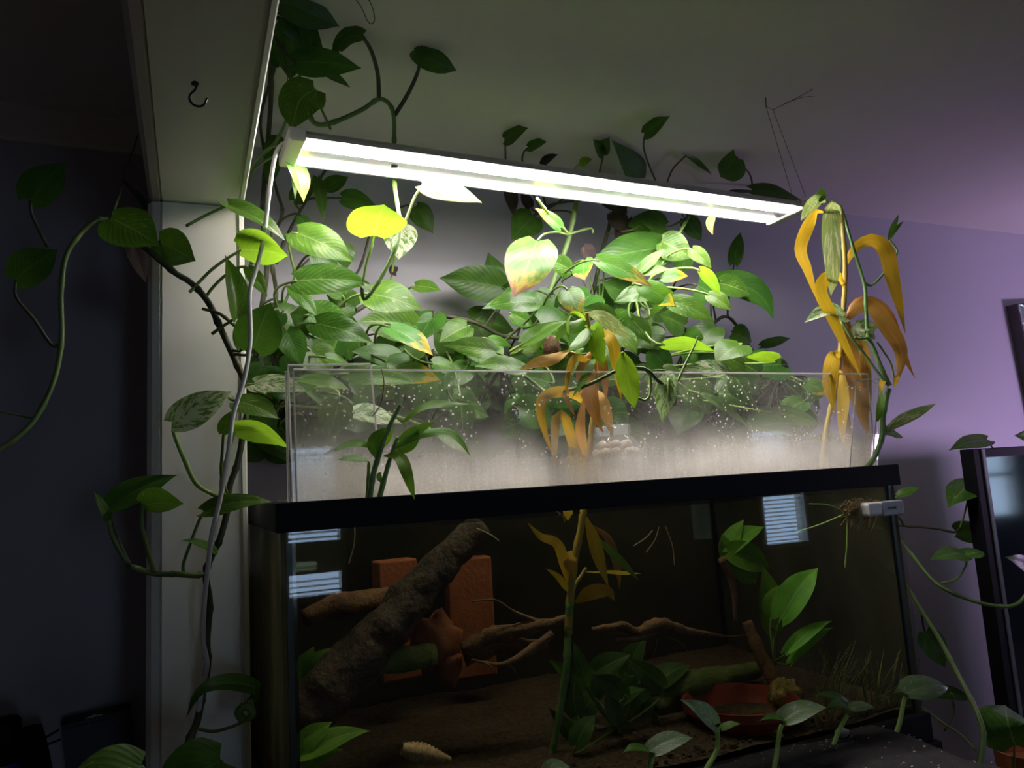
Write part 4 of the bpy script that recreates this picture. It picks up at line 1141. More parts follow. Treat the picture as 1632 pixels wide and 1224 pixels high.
p = Plant('bamboo_plant', 'yellowed bamboo with drooping golden leaves beyond the lamp end', 'plant', at(1308, 760, 0.912))
p.cane([(1306, 770, 0.912), (1312, 725, 0.912), (1318, 680, 0.907), (1330, 625, 0.902), (1338, 575, 0.897), (1342, 520, 0.892), (1346, 470, 0.887), (1347, 420, 0.882), (1344, 370, 0.877), (1340, 335, 0.872)], 0.0045, 0.0036, 'cane_y')
p.B([(1312, 338, 0.872), (1300, 338, 0.867), (1284, 370, 0.857), (1276, 400, 0.852), (1287, 430, 0.847), (1297, 462, 0.847), (1304, 482, 0.847)], 20, 10, 'by', pet=[(1344, 360, 0.877), (1328, 344, 0.874)])
p.B([(1342, 352, 0.877), (1328, 328, 0.862), (1325, 372, 0.847), (1327, 430, 0.842), (1324, 472, 0.898)], 29, 10, 'bv')
p.B([(1345, 455, 0.887), (1336, 438, 0.877), (1320, 440, 0.867), (1308, 462, 0.862), (1324, 500, 0.857), (1344, 545, 0.852), (1374, 604, 0.847)], 20, 20, 'by')
p.B([(1346, 425, 0.887), (1365, 393, 0.877), (1392, 383, 0.867), (1412, 400, 0.862), (1422, 440, 0.857), (1434, 490, 0.854), (1443, 532, 0.852)], 23, 10, 'by')
p.B([(1345, 515, 0.892), (1362, 484, 0.887), (1388, 480, 0.882), (1412, 500, 0.877), (1432, 545, 0.872), (1452, 590, 0.872), (1459, 604, 0.872)], 18, 25, 'bo')
p.B([(1344, 515, 0.892), (1366, 492, 0.877), (1392, 490, 0.867), (1414, 520, 0.862), (1436, 560, 0.857), (1430, 612, 0.854)], 26, 10, 'bo')
p.B([(1340, 572, 0.897), (1330, 566, 0.882), (1324, 590, 0.872), (1322, 620, 0.872), (1332, 660, 0.872)], 24, 5, 'by')
p.B([(1336, 590, 0.897), (1342, 600, 0.887), (1344, 640, 0.882), (1342, 680, 0.882), (1346, 715, 0.882)], 18, 10, 'by')
p.B([(1348, 500, 0.892), (1356, 560, 0.887), (1358, 600, 0.882), (1372, 650, 0.882), (1388, 710, 0.882)], 26, 5, 'bo')
p.B([(1352, 540, 0.892), (1375, 550, 0.882), (1378, 590, 0.877), (1380, 640, 0.877), (1378, 690, 0.877)], 20, 5, 'bo')
p.B([(1330, 640, 0.902), (1350, 612, 0.892), (1366, 606, 0.887)], 6, 20, 'bo')
p.B([(1346, 700, 0.902), (1345, 660, 0.902), (1356, 730, 0.902)], 16, 10, 'bo')

p = Plant('bamboo_plant', 'green cane with striped leaves leaning out over the rim corner', 'plant', at(1378, 745, 0.86))
p.cane([(1376, 748, 0.86), (1388, 738, 0.86), (1400, 715, 0.86), (1407, 690, 0.858), (1408, 660, 0.856), (1416, 620, 0.855)], 0.0040, 0.0042, 'cane_g')
p.cane([(1418, 615, 0.855), (1404, 585, 0.86), (1390, 550, 0.865), (1383, 535, 0.868), (1380, 490, 0.87), (1378, 455, 0.872), (1366, 415, 0.875), (1354, 375, 0.878), (1342, 335, 0.88), (1334, 326, 0.88), (1316, 321, 0.88)], 0.0036, 0.0018, 'cane_g')
p.cane([(1378, 452, 0.872), (1390, 454, 0.87), (1405, 440, 0.868), (1424, 412, 0.866), (1430, 400, 0.866), (1418, 382, 0.866)], 0.0022, 0.0012, 'cane_g')
p.cane([(1414, 612, 0.855), (1396, 590, 0.86), (1378, 565, 0.865), (1358, 540, 0.868), (1346, 520, 0.87), (1340, 508, 0.87)], 0.0022, 0.0018, 'cane_g')
p.cane([(1426, 610, 0.855), (1420, 580, 0.858), (1408, 560, 0.86), (1398, 545, 0.862)], 0.0016, 0.0014, 'stem_l')
p.cane([(1382, 538, 0.868), (1372, 540, 0.866), (1362, 538, 0.866)], 0.0018, 0.0012, 'cane_g')
p.B([(1316, 321, 0.88), (1304, 318, 0.875), (1290, 332, 0.872), (1276, 352, 0.87)], 20, 15, 'bv')
p.B([(1300, 325, 0.876), (1308, 310, 0.876), (1309, 298, 0.876)], 18, 15, 'dk')
p.B([(1416, 384, 0.866), (1422, 366, 0.86), (1432, 342, 0.86)], 9, 20, 'dk')
p.B([(1418, 384, 0.866), (1428, 364, 0.86), (1440, 352, 0.86)], 7, 40, 'dk')
p.leaf(px([(1345, 504, 0.868), (1320, 497, 0.862), (1282, 514, 0.855)]), 22, 48, 'vg', pet=None, fold=0.35)
p.leaf(px([(1384, 540, 0.872), (1372, 525, 0.874), (1402, 518, 0.876)]), 30, 20, 'vg', pet=None, fold=0.2)
p.B([(1398, 672, 0.857), (1402, 655, 0.85), (1404, 640, 0.848), (1405, 622, 0.848)], 12, 20, 'bg')
p.B([(1404, 690, 0.858), (1430, 674, 0.85), (1460, 658, 0.845), (1492, 643, 0.84)], 19, 25, 'bv')
p.B([(1406, 692, 0.858), (1420, 690, 0.852), (1440, 698, 0.85)], 11, 35, 'vg')
p.B([(1424, 606, 0.855), (1430, 600, 0.85), (1424, 618, 0.848)], 8, 20, 'by')
p.B([(1414, 600, 0.858), (1406, 610, 0.856), (1404, 630, 0.855)], 9, 20, 'by')

# ------------------------------------------------------------------ fabric mat with seedlings on the front ledge
mb = MB()
nx, ny = 40, 16
for j in range(ny + 1):
    for i in range(nx + 1):
        fx, fy = i / nx, j / ny
        x = 0.30 + 0.595 * fx
        y = 0.585 + 0.243 * fy
        e = min(1, (1 - fx) / 0.10) ** 0.5
        e2 = min(1, fy / 0.15) ** 0.5 * min(1, (1 - fy) / 0.12) ** 0.5
        hgt = 0.058 * (0.15 + 0.85 * e) * (0.1 + 0.9 * e2)
        hgt += 0.006 * noise.noise(Vector((x * 14, y * 14, 1))) + 0.002 * noise.noise(Vector((x * 60, y * 60, 4)))
        mb.v.append(rel(x, y, TB + max(0.002, hgt)))
        mb.uv.append((fx, fy))
for j in range(ny):
    for i in range(nx):
        a = j * (nx + 1) + i
        mb.f.append((a, a + 1, a + nx + 2, a + nx + 1))
top = list(mb.v)
k0 = len(mb.v)
rim = [i for i in range(nx + 1)] + [(j + 1) * (nx + 1) - 1 for j in range(1, ny + 1)] + [ny * (nx + 1) + i for i in range(nx - 1, -1, -1)] + [j * (nx + 1) for j in range(ny - 1, 0, -1)]
for r in rim:
    q = mb.v[r]
    mb.v.append(Vector((q.x, q.y, TB + Z0)))
    mb.uv.append((0, 0))
for i in range(len(rim)):
    a, b = rim[i], rim[(i + 1) % len(rim)]
    mb.f.append((b, a, k0 + i, k0 + (i + 1) % len(rim)))
mat_o = mb.build('fabric_grow_mat', M['blackmat'], smooth=True)
tag(mat_o, 'black fabric grow mat with spilled grit in front of the aquarium', 'mat')


def mat_h(x, y):
    fx, fy = (x - 0.30) / 0.595, (y - 0.585) / 0.243
    i, j = max(0, min(nx, round(fx * nx))), max(0, min(ny, round(fy * ny)))
    return top[j * (nx + 1) + i].z


fr = random.Random(5)
grit = MB()
for i in range(150):
    x, y = fr.uniform(0.5, 0.87), fr.uniform(0.63, 0.80)
    r = fr.uniform(0.0005, 0.0014) * (1.6 if fr.random() < 0.1 else 1)
    grit.blob(V(x, y, mat_h(x, y) + r * 0.3), r * fr.uniform(0.8, 1.8), r, r * 0.6, 0.3, i * 1.3, 6, 4)
tag(grit.build('grit', M['pebble'], smooth=True), 'pale grit scattered on the black fabric mat', 'grit', kind='stuff')
sh = MB()
b0 = at(1344, 1184, 0.79)
sh.lathe(Vector((b0.x, b0.y, mat_h(b0.x, b0.y) + 0.005)), [(0.0005, -0.012), (0.004, -0.010), (0.006, -0.005), (0.0075, 0.0), (0.0062, 0.003), (0.005, 0.006), (0.0035, 0.011), (0.0008, 0.014)], 14, axis=V(0.95, 0.1, -0.12))
tag(sh.build('shell', M['shell_g'], smooth=True), 'grey cone-shaped shell lying on the black mat', 'shell')

# seedlings
SD = [
    ('pothos seedling with one pale leaf low in front of the dark bottom glass', [(1030, 1260, 0.74), (1035, 1230, 0.745), (1040, 1205, 0.75)], [((1036, 1198, 0.75), (992, 1200, 0.74), 14, 60, 'dk2'), ((1036, 1198, 0.75), (1104, 1176, 0.745), 30, 40, 'vg2')]),
    ('pothos seedling with a leaf pair in front of the red dish', [(1105, 1262, 0.74), (1128, 1222, 0.745), (1143, 1193, 0.75), (1143, 1160, 0.75)], [((1140, 1155, 0.75), (1084, 1115, 0.74), 30, 30, 'vg2'), ((1150, 1162, 0.75), (1181, 1154, 0.745), 11, 50, 'lt')]),
    ('pothos seedling with a long silvery leaf in front of the cream shell', [(1228, 1262, 0.74), (1238, 1200, 0.75), (1242, 1170, 0.75), (1246, 1155, 0.75)], [((1248, 1149, 0.75), (1210, 1149, 0.74), 9, 50, 'gr'), ((1248, 1149, 0.75), (1318, 1128, 0.745), 30, 45, 'vg2')]),
    ('pothos seedling with an arching leaf beside the grey shell', [(1322, 1210, 0.775), (1334, 1172, 0.78), (1350, 1140, 0.78)], [((1356, 1131, 0.78), (1394, 1128, 0.775), 15, 50, 'vg2'), ((1354, 1131, 0.78), (1318, 1128, 0.77), 16, 55, 'gr'), ((1350, 1120, 0.79), (1296, 1108, 0.80), 12, 50, 'dk')]),
    ('pothos seedling with a round glossy leaf near the right tank corner', [(1424, 1182, 0.79), (1434, 1150, 0.79), (1440, 1120, 0.79), (1444, 1108, 0.79)], [((1444, 1106, 0.79), (1512, 1096, 0.78), 38, 40, 'vg2'), ((1442, 1105, 0.79), (1424, 1105, 0.785), 7, 60, 'gr')]),
    ('pothos seedling leaf tip peeking up beside the bamboo foot', [(880, 1290, 0.74), (872, 1250, 0.74), (866, 1230, 0.74)], [((868, 1232, 0.74), (908, 1222, 0.735), 30, 30, 'vg2')]),
]
M['vg2'] = leafmat('leaf_silvery', (0.16, 0.26, 0.12), (0.24, 0.34, 0.18), (0.3, 0.5, 0.15), rough=0.25, varieg=(0.42, 0.5, 0.34), vamt=0.25)
M['dk2'] = M['gr']
for lab, stp, lvs in SD:
    pts = px(stp)
    q0 = pts[0]
    q0 = Vector((q0.x, q0.y, min(q0.z, mat_h(q0.x, q0.y) - 0.002)))
    p = Plant('pothos_seedling', lab, 'seedling', q0)
    p.stem([q0] + pts[1:], 0.0032, 0.0026, 'stem_l', nodes=False)
    for b, t, w_, th_, kd in lvs:
        p.leaf([at(*b), at(*t)], w_, th_, kd, pet=None, fold=0.2, bend=0.25)

# ------------------------------------------------------------------ inside the aquarium
SUB = TB + 0.045
mb = MB()
nx2, ny2 = 60, 28
gx0, gx1, gy0, gy1 = TX0 + 0.0112, TX1 - 0.0112, TY0 + 0.0162, TY1 - 0.017
for j in range(ny2 + 1):
    for i in range(nx2 + 1):
        x = gx0 + (gx1 - gx0) * i / nx2
        y = gy0 + (gy1 - gy0) * j / ny2
        mb.v.append(rel(x, y, SUB + 0.006 * noise.noise(Vector((x * 9, y * 9, 0))) + 0.0025 * noise.noise(Vector((x * 70, y * 70, 2))) + 0.02 * j / ny2))
        mb.uv.append((0, 0))
for j in range(ny2):
    for i in range(nx2):
        a = j * (nx2 + 1) + i
        mb.f.append((a, a + 1, a + nx2 + 2, a + nx2 + 1))
fr = random.Random(9)
for i in range(700):
    x, y = fr.uniform(gx0 + 0.004, gx1 - 0.004), gy0 + 0.004 + (gy1 - gy0 - 0.01) * fr.random() ** 1.8
    r = fr.uniform(0.001, 0.0028)
    mb.blob(rel(x, y, SUB + 0.004), r * 1.4, r, r, 0.3, i, 6, 4)
tag(mb.build('gravel_bed', M['soil'], smooth=True), 'dark gravel bed covering the aquarium bottom', 'gravel', kind='stuff')


def wood(path, rads, mat, name, parent=None, lump=0.25, freq=40, sides=14, per=8):
    c = catmull(px(path), per)
    n = len(c)
    rr = []
    m_ = len(rads) - 1
    for i in range(n):
        f = i / (n - 1) * m_
        a = min(int(f), m_ - 1) if m_ else 0
        rr.append(rads[a] + (rads[min(a + 1, m_)] - rads[a]) * (f - a))
    b = MB().tube(c, rr, sides)
    for i in range(n):
        for k_ in range(sides):
            q = b.v[i * sides + k_]
            dlt = (q - c[i])
            b.v[i * sides + k_] = c[i] + dlt * (1 + lump * noise.noise(q * freq) + 0.5 * lump * noise.noise(q * freq * 3))
    return b.build(name, mat, parent, smooth=True)


tag(wood([(468, 1160, 0.98), (520, 1100, 0.99), (590, 1030, 1.0), (650, 960, 1.01), (705, 900, 1.02), (765, 838, 1.03)], [0.028, 0.034, 0.030, 0.027, 0.024, 0.019], M['bark'], 'driftwood_branch'), 'thick bark-covered branch leaning diagonally in the aquarium', 'branch')
tag(wood([(484, 985, 1.10), (540, 965, 1.10), (600, 955, 1.12), (650, 945, 1.14)], [0.012, 0.017, 0.016, 0.010], M['root'], 'driftwood_piece'), 'flat reddish driftwood piece behind the leaning branch', 'driftwood')


def brick(label, x0, y0, x1, y1, Y, dep, rz):
    a, b = at(x0, y1, Y), at(x1, y0, Y)
    c = (a + b) / 2
    w_, h_ = (b.x - a.x), (b.z - a.z)
    vv = MB().box((-w_ / 2, -dep / 2, 0), (w_ / 2, dep / 2, h_))
    R_ = Matrix.Rotation(rz, 3, 'Z')
    base = Vector((c.x, Y + dep / 2, a.z))
    o = MB().add([base + R_ @ v for v in vv.v], vv.f).build('brick', M['terra'], bevel=0.003)
    return tag(o, label, 'brick')


brick('short terracotta brick standing behind the flat driftwood', 608, 890, 664, 1090, 1.17, 0.04, 0.1)
brick('tall terracotta brick standing behind the leaning branch', 726, 886, 784, 1085, 1.19, 0.04, -0.15)
pot = thing('broken_pot', 'broken terracotta pot shard lying against the leaning branch', 'pot', at(700, 1080, 1.05))
mb = MB().blob(at(694, 1020, 1.05), 0.036, 0.03, 0.036, 0.35, 2.0, 18, 12, 2.2)
mb.build('shard', M['terra'], pot, smooth=True)
MB().blob(at(716, 1062, 1.04), 0.018, 0.016, 0.026, 0.3, 5.0, 14, 9).build('handle', M['terra'], pot, smooth=True)
tag(wood([(556, 1105, 0.99), (585, 1070, 1.0), (620, 1050, 1.01), (690, 1046, 1.02)], [0.008, 0.016, 0.018, 0.015], M['algae'], 'mossy_wood'), 'green algae-covered wood curving below the branch', 'driftwood')

rt = thing('spider_wood', 'thin tangled spider wood reaching to the bamboo cane', 'driftwood', at(800, 1010, 1.0))
for pth, rr in (([(735, 1035, 1.02), (790, 1012, 1.01), (850, 1000, 1.0), (905, 985, 0.985)], [0.009, 0.011, 0.009, 0.005]), ([(752, 958, 1.0), (790, 957, 1.0), (820, 975, 1.0), (860, 992, 1.0)], [0.0012, 0.0016, 0.002, 0.004]), ([(752, 1052, 0.99), (800, 1058, 0.99), (840, 1040, 0.99), (880, 1010, 0.99)], [0.0016, 0.003, 0.006, 0.006]), ([(800, 1058, 0.99), (815, 1062, 0.99), (822, 1072, 0.99)], [0.0014, 0.001]), ([(770, 1055, 0.99), (782, 1062, 0.985), (784, 1070, 0.985)], [0.0012, 0.0008]), ([(740, 1050, 1.03), (800, 1030, 1.02), (870, 1030, 1.01)], [0.01, 0.012, 0.008])):
    wood(pth, rr, M['root'], 'root', rt, 0.4, 70, 10)
rt = thing('spider_wood', 'knotted spider wood floating right of the bamboo cane', 'driftwood', at(1040, 1010, 0.98))
for pth, rr in (([(944, 1003, 0.98), (990, 998, 0.98), (1020, 1006, 0.98), (1050, 994, 0.975), (1090, 1004, 0.98), (1130, 1010, 1.0)], [0.003, 0.006, 0.007, 0.009, 0.006, 0.003]), ([(980, 1018, 0.98), (1015, 1018, 0.98), (1045, 1008, 0.98)], [0.004, 0.006, 0.006]), ([(1048, 1002, 0.975), (1045, 1030, 0.975), (1036, 1058, 0.975)], [0.002, 0.0012, 0.0006]), ([(1060, 1015, 0.975), (1085, 1025, 0.975), (1100, 1045, 0.975)], [0.0014, 0.001, 0.0006]), ([(1120, 1009, 0.99), (1160, 1014, 1.0), (1190, 1012, 1.0)], [0.003, 0.0015, 0.0006])):
    wood(pth, rr, M['root'], 'root', rt, 0.4, 70, 10)
tag(wood([(1040, 1130, 1.02), (1090, 1095, 1.03), (1150, 1082, 1.04), (1208, 1068, 1.05)], [0.018, 0.022, 0.020, 0.013], M['algae'], 'mossy_log'), 'algae-covered log lying behind the red dish', 'log')
tag(wood([(1190, 990, 1.02), (1215, 1050, 1.0), (1240, 1100, 0.98)], [0.008, 0.011, 0.010], M['root'], 'driftwood_stick'), 'slim brown stick slanting down behind the speckled stone', 'driftwood')
tag(wood([(1150, 890, 0.99), (1168, 930, 0.99), (1172, 990, 0.99)], [0.007, 0.006, 0.003], M['root'], 'root_bundle'), 'brown root bundle hanging under the lettuce plant', 'roots')
tag(MB().blob(at(1252, 1108, 0.945), 0.025, 0.022, 0.024, 0.35, 8.0, 20, 14, 2.6).build('speckled_stone', M['ystone'], smooth=True), 'yellow speckled rough stone standing over the red dish', 'stone')
dc = at(1180, 1120, 0.94)
db = Vector((dc.x, dc.y, SUB + Z0 + 0.002))
dh = 0.030
dish = thing('clay_dish', 'round red clay dish sunk in the aquarium gravel', 'dish', db)
MB().lathe(db, [(0.0005, 0), (0.066, 0), (0.074, dh * 0.5), (0.080, dh), (0.0835, dh), (0.0835, dh - 0.012), (0.079, dh - 0.013), (0.070, 0.0)] [::1], 40).build('bowl', M['terra_d'], dish, smooth=False)
cs = at(1238, 1188, 0.87)
mb = MB()
mb.lathe(cs, [(0.0004, -0.014), (0.003, -0.011), (0.0036, -0.008), (0.0055, -0.006), (0.0056, -0.003), (0.008, -0.001), (0.0088, 0.003), (0.0075, 0.007), (0.004, 0.009), (0.0005, 0.0095)], 16, axis=V(0.8, -0.2, 0.5))
tag(mb.build('shell', M['shell'], smooth=True), 'cream spiral shell on the gravel beside the red dish', 'shell')
# ribbed shell
ss = at(668, 1200, 0.92)
mb = MB()
pr_ = []
for i in range(26):
    f = i / 25
    r = 0.013 * math.sin(math.pi * min(1, 0.12 + f * 0.62)) * (1 - 0.75 * f) * (1 + 0.12 * math.sin(f * 75))
    pr_.append((max(0.0004, r * 1.35), -0.022 + 0.062 * f))
mb.lathe(ss, pr_, 18, axis=V(0.95, -0.1, -0.35))
tag(mb.build('shell', plain('ribbed_brown_shell', (0.5, 0.33, 0.16), 0.6, (0.26, 0.15, 0.07), 200), smooth=True), 'long ribbed brown shell on the dark gravel', 'shell')


def aq(label, root, rows, kind, name='aquatic_plant', heart=True):
    p = Plant(name, label, 'plant', root)
    for r in rows:
        p.L(*r, kind, fold=0.3, bend=0.25, pr=0.0016, pmat='stem')
    return p


aq('bright green aquatic lettuce beside the left glass behind the branch', at(485, 1110, 1.04), [(490, 1090, 545, 1030, 42, 1.03, 0, 30), (485, 1085, 500, 1030, 40, 1.04, 0, 20), (482, 1095, 470, 1050, 30, 1.04, 0, 20), (495, 1085, 560, 1055, 20, 1.03, 0, 40)], 'aq')
aq('bright green aquatic lettuce low in the left front corner', at(480, 1230, 0.93), [(476, 1200, 530, 1150, 36, 0.93, 0, 30), (480, 1205, 590, 1165, 34, 0.92, 0, 35), (474, 1210, 478, 1165, 28, 0.93, 0, 20), (490, 1220, 548, 1195, 24, 0.92, 0, 40)], 'aq')
aq('floating green lettuce leaf cluster near the water surface', at(1160, 895, 1.0), [(1160, 880, 1218, 840, 30, 0.99, 0, 40), (1158, 885, 1186, 828, 28, 1.0, 0, 30), (1156, 890, 1150, 850, 24, 1.0, 0, 30), (1160, 880, 1226, 905, 44, 0.98, 0, 20), (1165, 890, 1205, 930, 40, 1.0, 0, 20)], 'aq')
aq('broad green aquatic leaves in the middle of the right half', at(1235, 1060, 0.93), [(1245, 985, 1304, 905, 46, 0.905, 0, 20), (1230, 1000, 1215, 900, 40, 0.97, 0, 20), (1255, 1040, 1326, 990, 20, 0.88, 0, 30), (1262, 1055, 1328, 1000, 18, 0.88, 0, 30), (1230, 980, 1250, 930, 36, 0.94, 0, 15)], 'aq')
rows = []
fr = random.Random(21)
for i in range(30):
    x, y = fr.uniform(905, 1075), fr.uniform(1070, 1215)
    a = fr.uniform(-2.6, -0.5)
    ln = fr.uniform(40, 80)
    rows.append((x, y, x + ln * math.cos(a), y + ln * math.sin(a), fr.uniform(22, 40), fr.uniform(0.93, 1.06), fr.uniform(-0.02, 0.02), fr.uniform(0, 50)))
aq('dense dark aquatic plant around the bamboo foot', at(990, 1215, 1.0), rows, 'aqd')
# thin grass at the right
gp = thing('aquatic_grass', 'tuft of thin aquatic grass by the right glass', 'grass', at(1370, 1160, 0.92))
mb = MB()
for i in range(120):
    bx_, by_ = fr.uniform(1295, 1455), fr.uniform(1125, 1165)
    rt_ = at(bx_ + 45, by_, 1.0).x
    Yg = fr.uniform(0.862, max(0.866, min(1.0, 0.965 / rt_)))
    h_ = fr.uniform(30, 130)
    lean = fr.uniform(-45, 45)
    q = catmull(px([(bx_, by_, Yg), (bx_ + lean * 0.3, by_ - h_ * 0.55, Yg), (bx_ + lean, by_ - h_, Yg + 0.01)]), 3)
    mb.tube(q, [0.0009 - 0.0001 * k_ for k_ in range(len(q))], 4)
g_ = mb.build('grass_blades', plain('grass_olive', (0.20, 0.20, 0.04), 0.6, (0.12, 0.14, 0.03), 40), gp)
g_['kind'] = 'stuff'
# root clump below the rim on the right with thin shoots
rc = Plant('floating_root_clump', 'brown floating root clump with thin shoots under the rim', 'roots', at(1370, 812, 0.862))
mb = MB()
for i in range(90):
    x, y = fr.uniform(1345, 1400), fr.uniform(796, 815)
    q = px([(x, y, 0.860), (x + fr.uniform(-14, 14), y + fr.uniform(-6, 16), 0.860 + fr.uniform(-0.01, 0.02)), (x + fr.uniform(-22, 22), y + fr.uniform(-8, 38), 0.862)])
    mb.tube(catmull(q, 3), 0.0005, 4)
r_ = mb.build('fine_roots', plain('fine_root', (0.32, 0.20, 0.12), 0.9), rc.o)
r_['kind'] = 'stuff'
rc.stem([(1350, 818, 0.862), (1310, 835, 0.862), (1270, 848, 0.862)], 0.0014, 0.001, 'stem_l', nodes=False)
rc.stem([(1348, 816, 0.862), (1320, 805, 0.862), (1290, 803, 0.862)], 0.0012, 0.0008, 'stem_l', nodes=False)
rc.stem([(1350, 818, 0.862), (1350, 860, 0.860), (1347, 905, 0.860)], 0.0009, 0.0012, 'stem_l', nodes=False)
mb = MB()
for (x, y, x2, y2) in ((565, 833, 556, 898), (760, 842, 795, 862), (900, 832, 888, 815), (1060, 838, 1075, 900), (1050, 840, 1030, 880), (1040, 845, 1010, 870)):
    mb.tube(catmull(px([(x, y, 0.9), ((x + x2) / 2 + 4, (y + y2) / 2, 0.9), (x2, y2, 0.9)]), 4), 0.0008, 5)
tag(mb.build('hanging_rootlets', plain('pale_rootlet', (0.5, 0.36, 0.2), 0.8)), 'pale rootlets dangling just under the water surface', 'roots', kind='stuff')
# two thin dangling roots inside the splash screen
tag(MB().tube(catmull(px([(608, 588, 0.86), (612, 610, 0.86), (608, 640, 0.86), (600, 655, 0.86), (594, 662, 0.86)]), 5), 0.0007, 5).build('dangling_root', plain('dry_rootlet', (0.3, 0.18, 0.12), 0.9)), 'thin dry root dangling inside the splash screen', 'root')

# round glass jar on the lid
jb = Vector((at(984, 745, 0.94).x, 0.94, Z0 + RT + 0.0034))
jar = thing('glass_jar', 'round ribbed glass jar full of pebbles behind the splash screen', 'jar', jb)
jr = 0.040
jax = V(-0.06, 0, 1)
MB().lathe(jb, [(0.001, 0.0), (0.030, 0.0), (0.038, 0.012), (jr, 0.026), (0.039, 0.04), (0.034, 0.052), (0.025, 0.060), (0.0235, 0.062)], 32, axis=jax).build('body', M['jar'], jar, smooth=True)
MB().lathe(jb, [(0.0235, 0.062), (0.0265, 0.063), (0.027, 0.066), (0.027, 0.074), (0.0255, 0.0765), (0.0225, 0.076), (0.022, 0.063)], 32, axis=jax).build('neck', M['jar'], jar, smooth=True)
fr = random.Random(31)
peb = None
lay = [(0.010, 0.026, 9), (0.010, 0.012, 4), (0.023, 0.029, 10), (0.023, 0.014, 5), (0.036, 0.027, 9), (0.036, 0.012, 4), (0.047, 0.019, 6), (0.046, 0.004, 1)]
for zz, rr, n_ in lay:
    for i in range(n_):
        a = 2 * math.pi * (i + fr.random() * 0.3) / n_
        c_ = jb + V(rr * math.cos(a) - 0.06 * zz, rr * math.sin(a), zz)
        o = MB().blob(c_, 0.0095, 0.0095, 0.008, 0.3, zz * 100 + i, 10, 7).build('jar_pebble', M['pebble'], smooth=True)
        tag(o, 'rounded pale pebble inside the glass jar', 'pebble', 'pebbles in the glass jar')
# ochre crumbs on the left lid
for i in range(46):
    x = 0.115 + 0.11 * fr.random() ** 1.3 if i < 40 else fr.uniform(0.24, 0.30)
    y = fr.uniform(0.893, 0.93)
    r = fr.uniform(0.0012, 0.0034)
    o = MB().blob(rel(x, y, RT + 0.0035 + r * 0.6), r * 1.5, r, r * 0.8, 0.35, i * 2.1, 8, 5).build('crumb', M['crumb'], smooth=True)
    tag(o, 'ochre crumb on the glass lid behind the splash screen corner', 'crumb', 'crumbs on the lid')
# white droppings on the acrylic
ws = thing('snail_egg_patch', 'small white egg patch stuck on the splash screen', 'eggs', at(822, 660, 0.869))
for (x, y, r) in ((819, 656, 0.0024), (825, 654, 0.0018), (823, 663, 0.0022), (827, 668, 0.0019), (816, 670, 0.0013), (826, 659, 0.0013)):
    MB().blob(at(x, y, 0.869), r, 0.0007, r * 1.2, 0.4, x, 10, 6).build('egg_spot', M['white'], ws, smooth=True)
# white clip frame under the jar
tag(MB().tube(catmull(px([(978, 764, 0.885), (1000, 757, 0.885), (1034, 753, 0.885), (1037, 757, 0.885), (1036, 764, 0.885)]), 3), 0.0008, 6).build('wire_clip', M['white']), 'small bent white wire clip at the jar foot', 'clip')

# magnet glass cleaner on the right corner
mg = thing('magnet_cleaner', 'pale magnetic glass cleaner with black pad on the right corner pane', 'cleaner', at(1410, 810, 0.83))


def pbox(x0, y0, x1, y1, Ya, Yb, mat, name, par, bev=0.003):
    a, b = at(x0, y1, Ya), at(x1, y0, Ya)
    return MB().box((a.x, Ya, a.z), (b.x, Yb, b.z)).build(name, mat, par, bevel=bev)


M['mgrey'] = plain('pale_grip', (0.55, 0.53, 0.53), 0.45)
pbox(1387, 797, 1439, 824, 0.808, 0.829, M['white'], 'shell', mg, 0.004)
fo = pbox(1408, 796.5, 1440, 823, 0.8065, 0.812, M['mgrey'], 'grip_face', mg, 0.0025)
pbox(1386, 799, 1436, 824, 0.829, 0.838, M['black'], 'magnet_pad', mg, 0.002)
pbox(1378, 800, 1384, 822, 0.8485, 0.858, M['crumb'], 'inner_magnet', mg, 0.002)


def text(body, size, loc, rx, rz, mat, name, parent, ext=0.0002):
    cu = bpy.data.curves.new(name, 'FONT')
    cu.body = body
    cu.size = size
    cu.extrude = ext
    o = bpy.data.objects.new(name, cu)
    COL.objects.link(o)
    dg = bpy.context.evaluated_depsgraph_get()
    me = bpy.data.meshes.new_from_object(o.evaluated_get(dg))
    bpy.data.objects.remove(o)
    me.materials.clear()
    me.materials.append(mat)
    t = bpy.data.objects.new(name, me)
    link(t, parent, Vector(loc))
    t.rotation_euler = (rx, 0, rz)
    return t


a = at(1416, 812, 0.8063)
text('N-MAG', 0.0055, a, math.pi / 2, 0, M['black'], 'lettering', mg)

# ------------------------------------------------------------------ right side: dark screen, table, pot, foil board, purple lamp
tb = thing('side_table', 'dark side table right of the aquarium', 'table', V(1.75, 1.0, 0))
rbox(1.12, 2.4, 0.80, 1.25, -0.745, -0.72).build('table_top', M['darkwood'], tb, bevel=0.003)
for x, y in ((1.15, 0.83), (2.37, 0.83), (1.15, 1.22), (2.37, 1.22)):
    rbox(x - 0.02, x + 0.02, y - 0.02, y + 0.02, -Z0, -0.745).build('leg', M['darkwood'], tb)
scn = thing('dark_screen', 'dark glossy screen with black bezel standing right of the aquarium', 'screen', rel(1.75, 1.02, -0.72))
rbox(1.392, 2.15, 1.0, 1.028, -0.70, 0.016).build('bezel', M['black'], scn, bevel=0.0015)
M['scr'] = plain('screen_glass', (0.012, 0.016, 0.022), 0.06, (0.01, 0.013, 0.02), 5)
rbox(1.424, 2.12, 0.9985, 1.001, -0.67, -0.002).build('screen_glass', M['scr'], scn)
M['greyline'] = plain('grey_frame_edge', (0.14, 0.14, 0.16), 0.35)
rbox(1.4155, 1.4235, 0.9975, 1.001, -0.67, 0.014).build('frame_strip', M['greyline'], scn)
rbox(1.60, 1.95, 0.95, 1.10, -0.72, -0.70).build('foot', M['black'], scn, bevel=0.003)
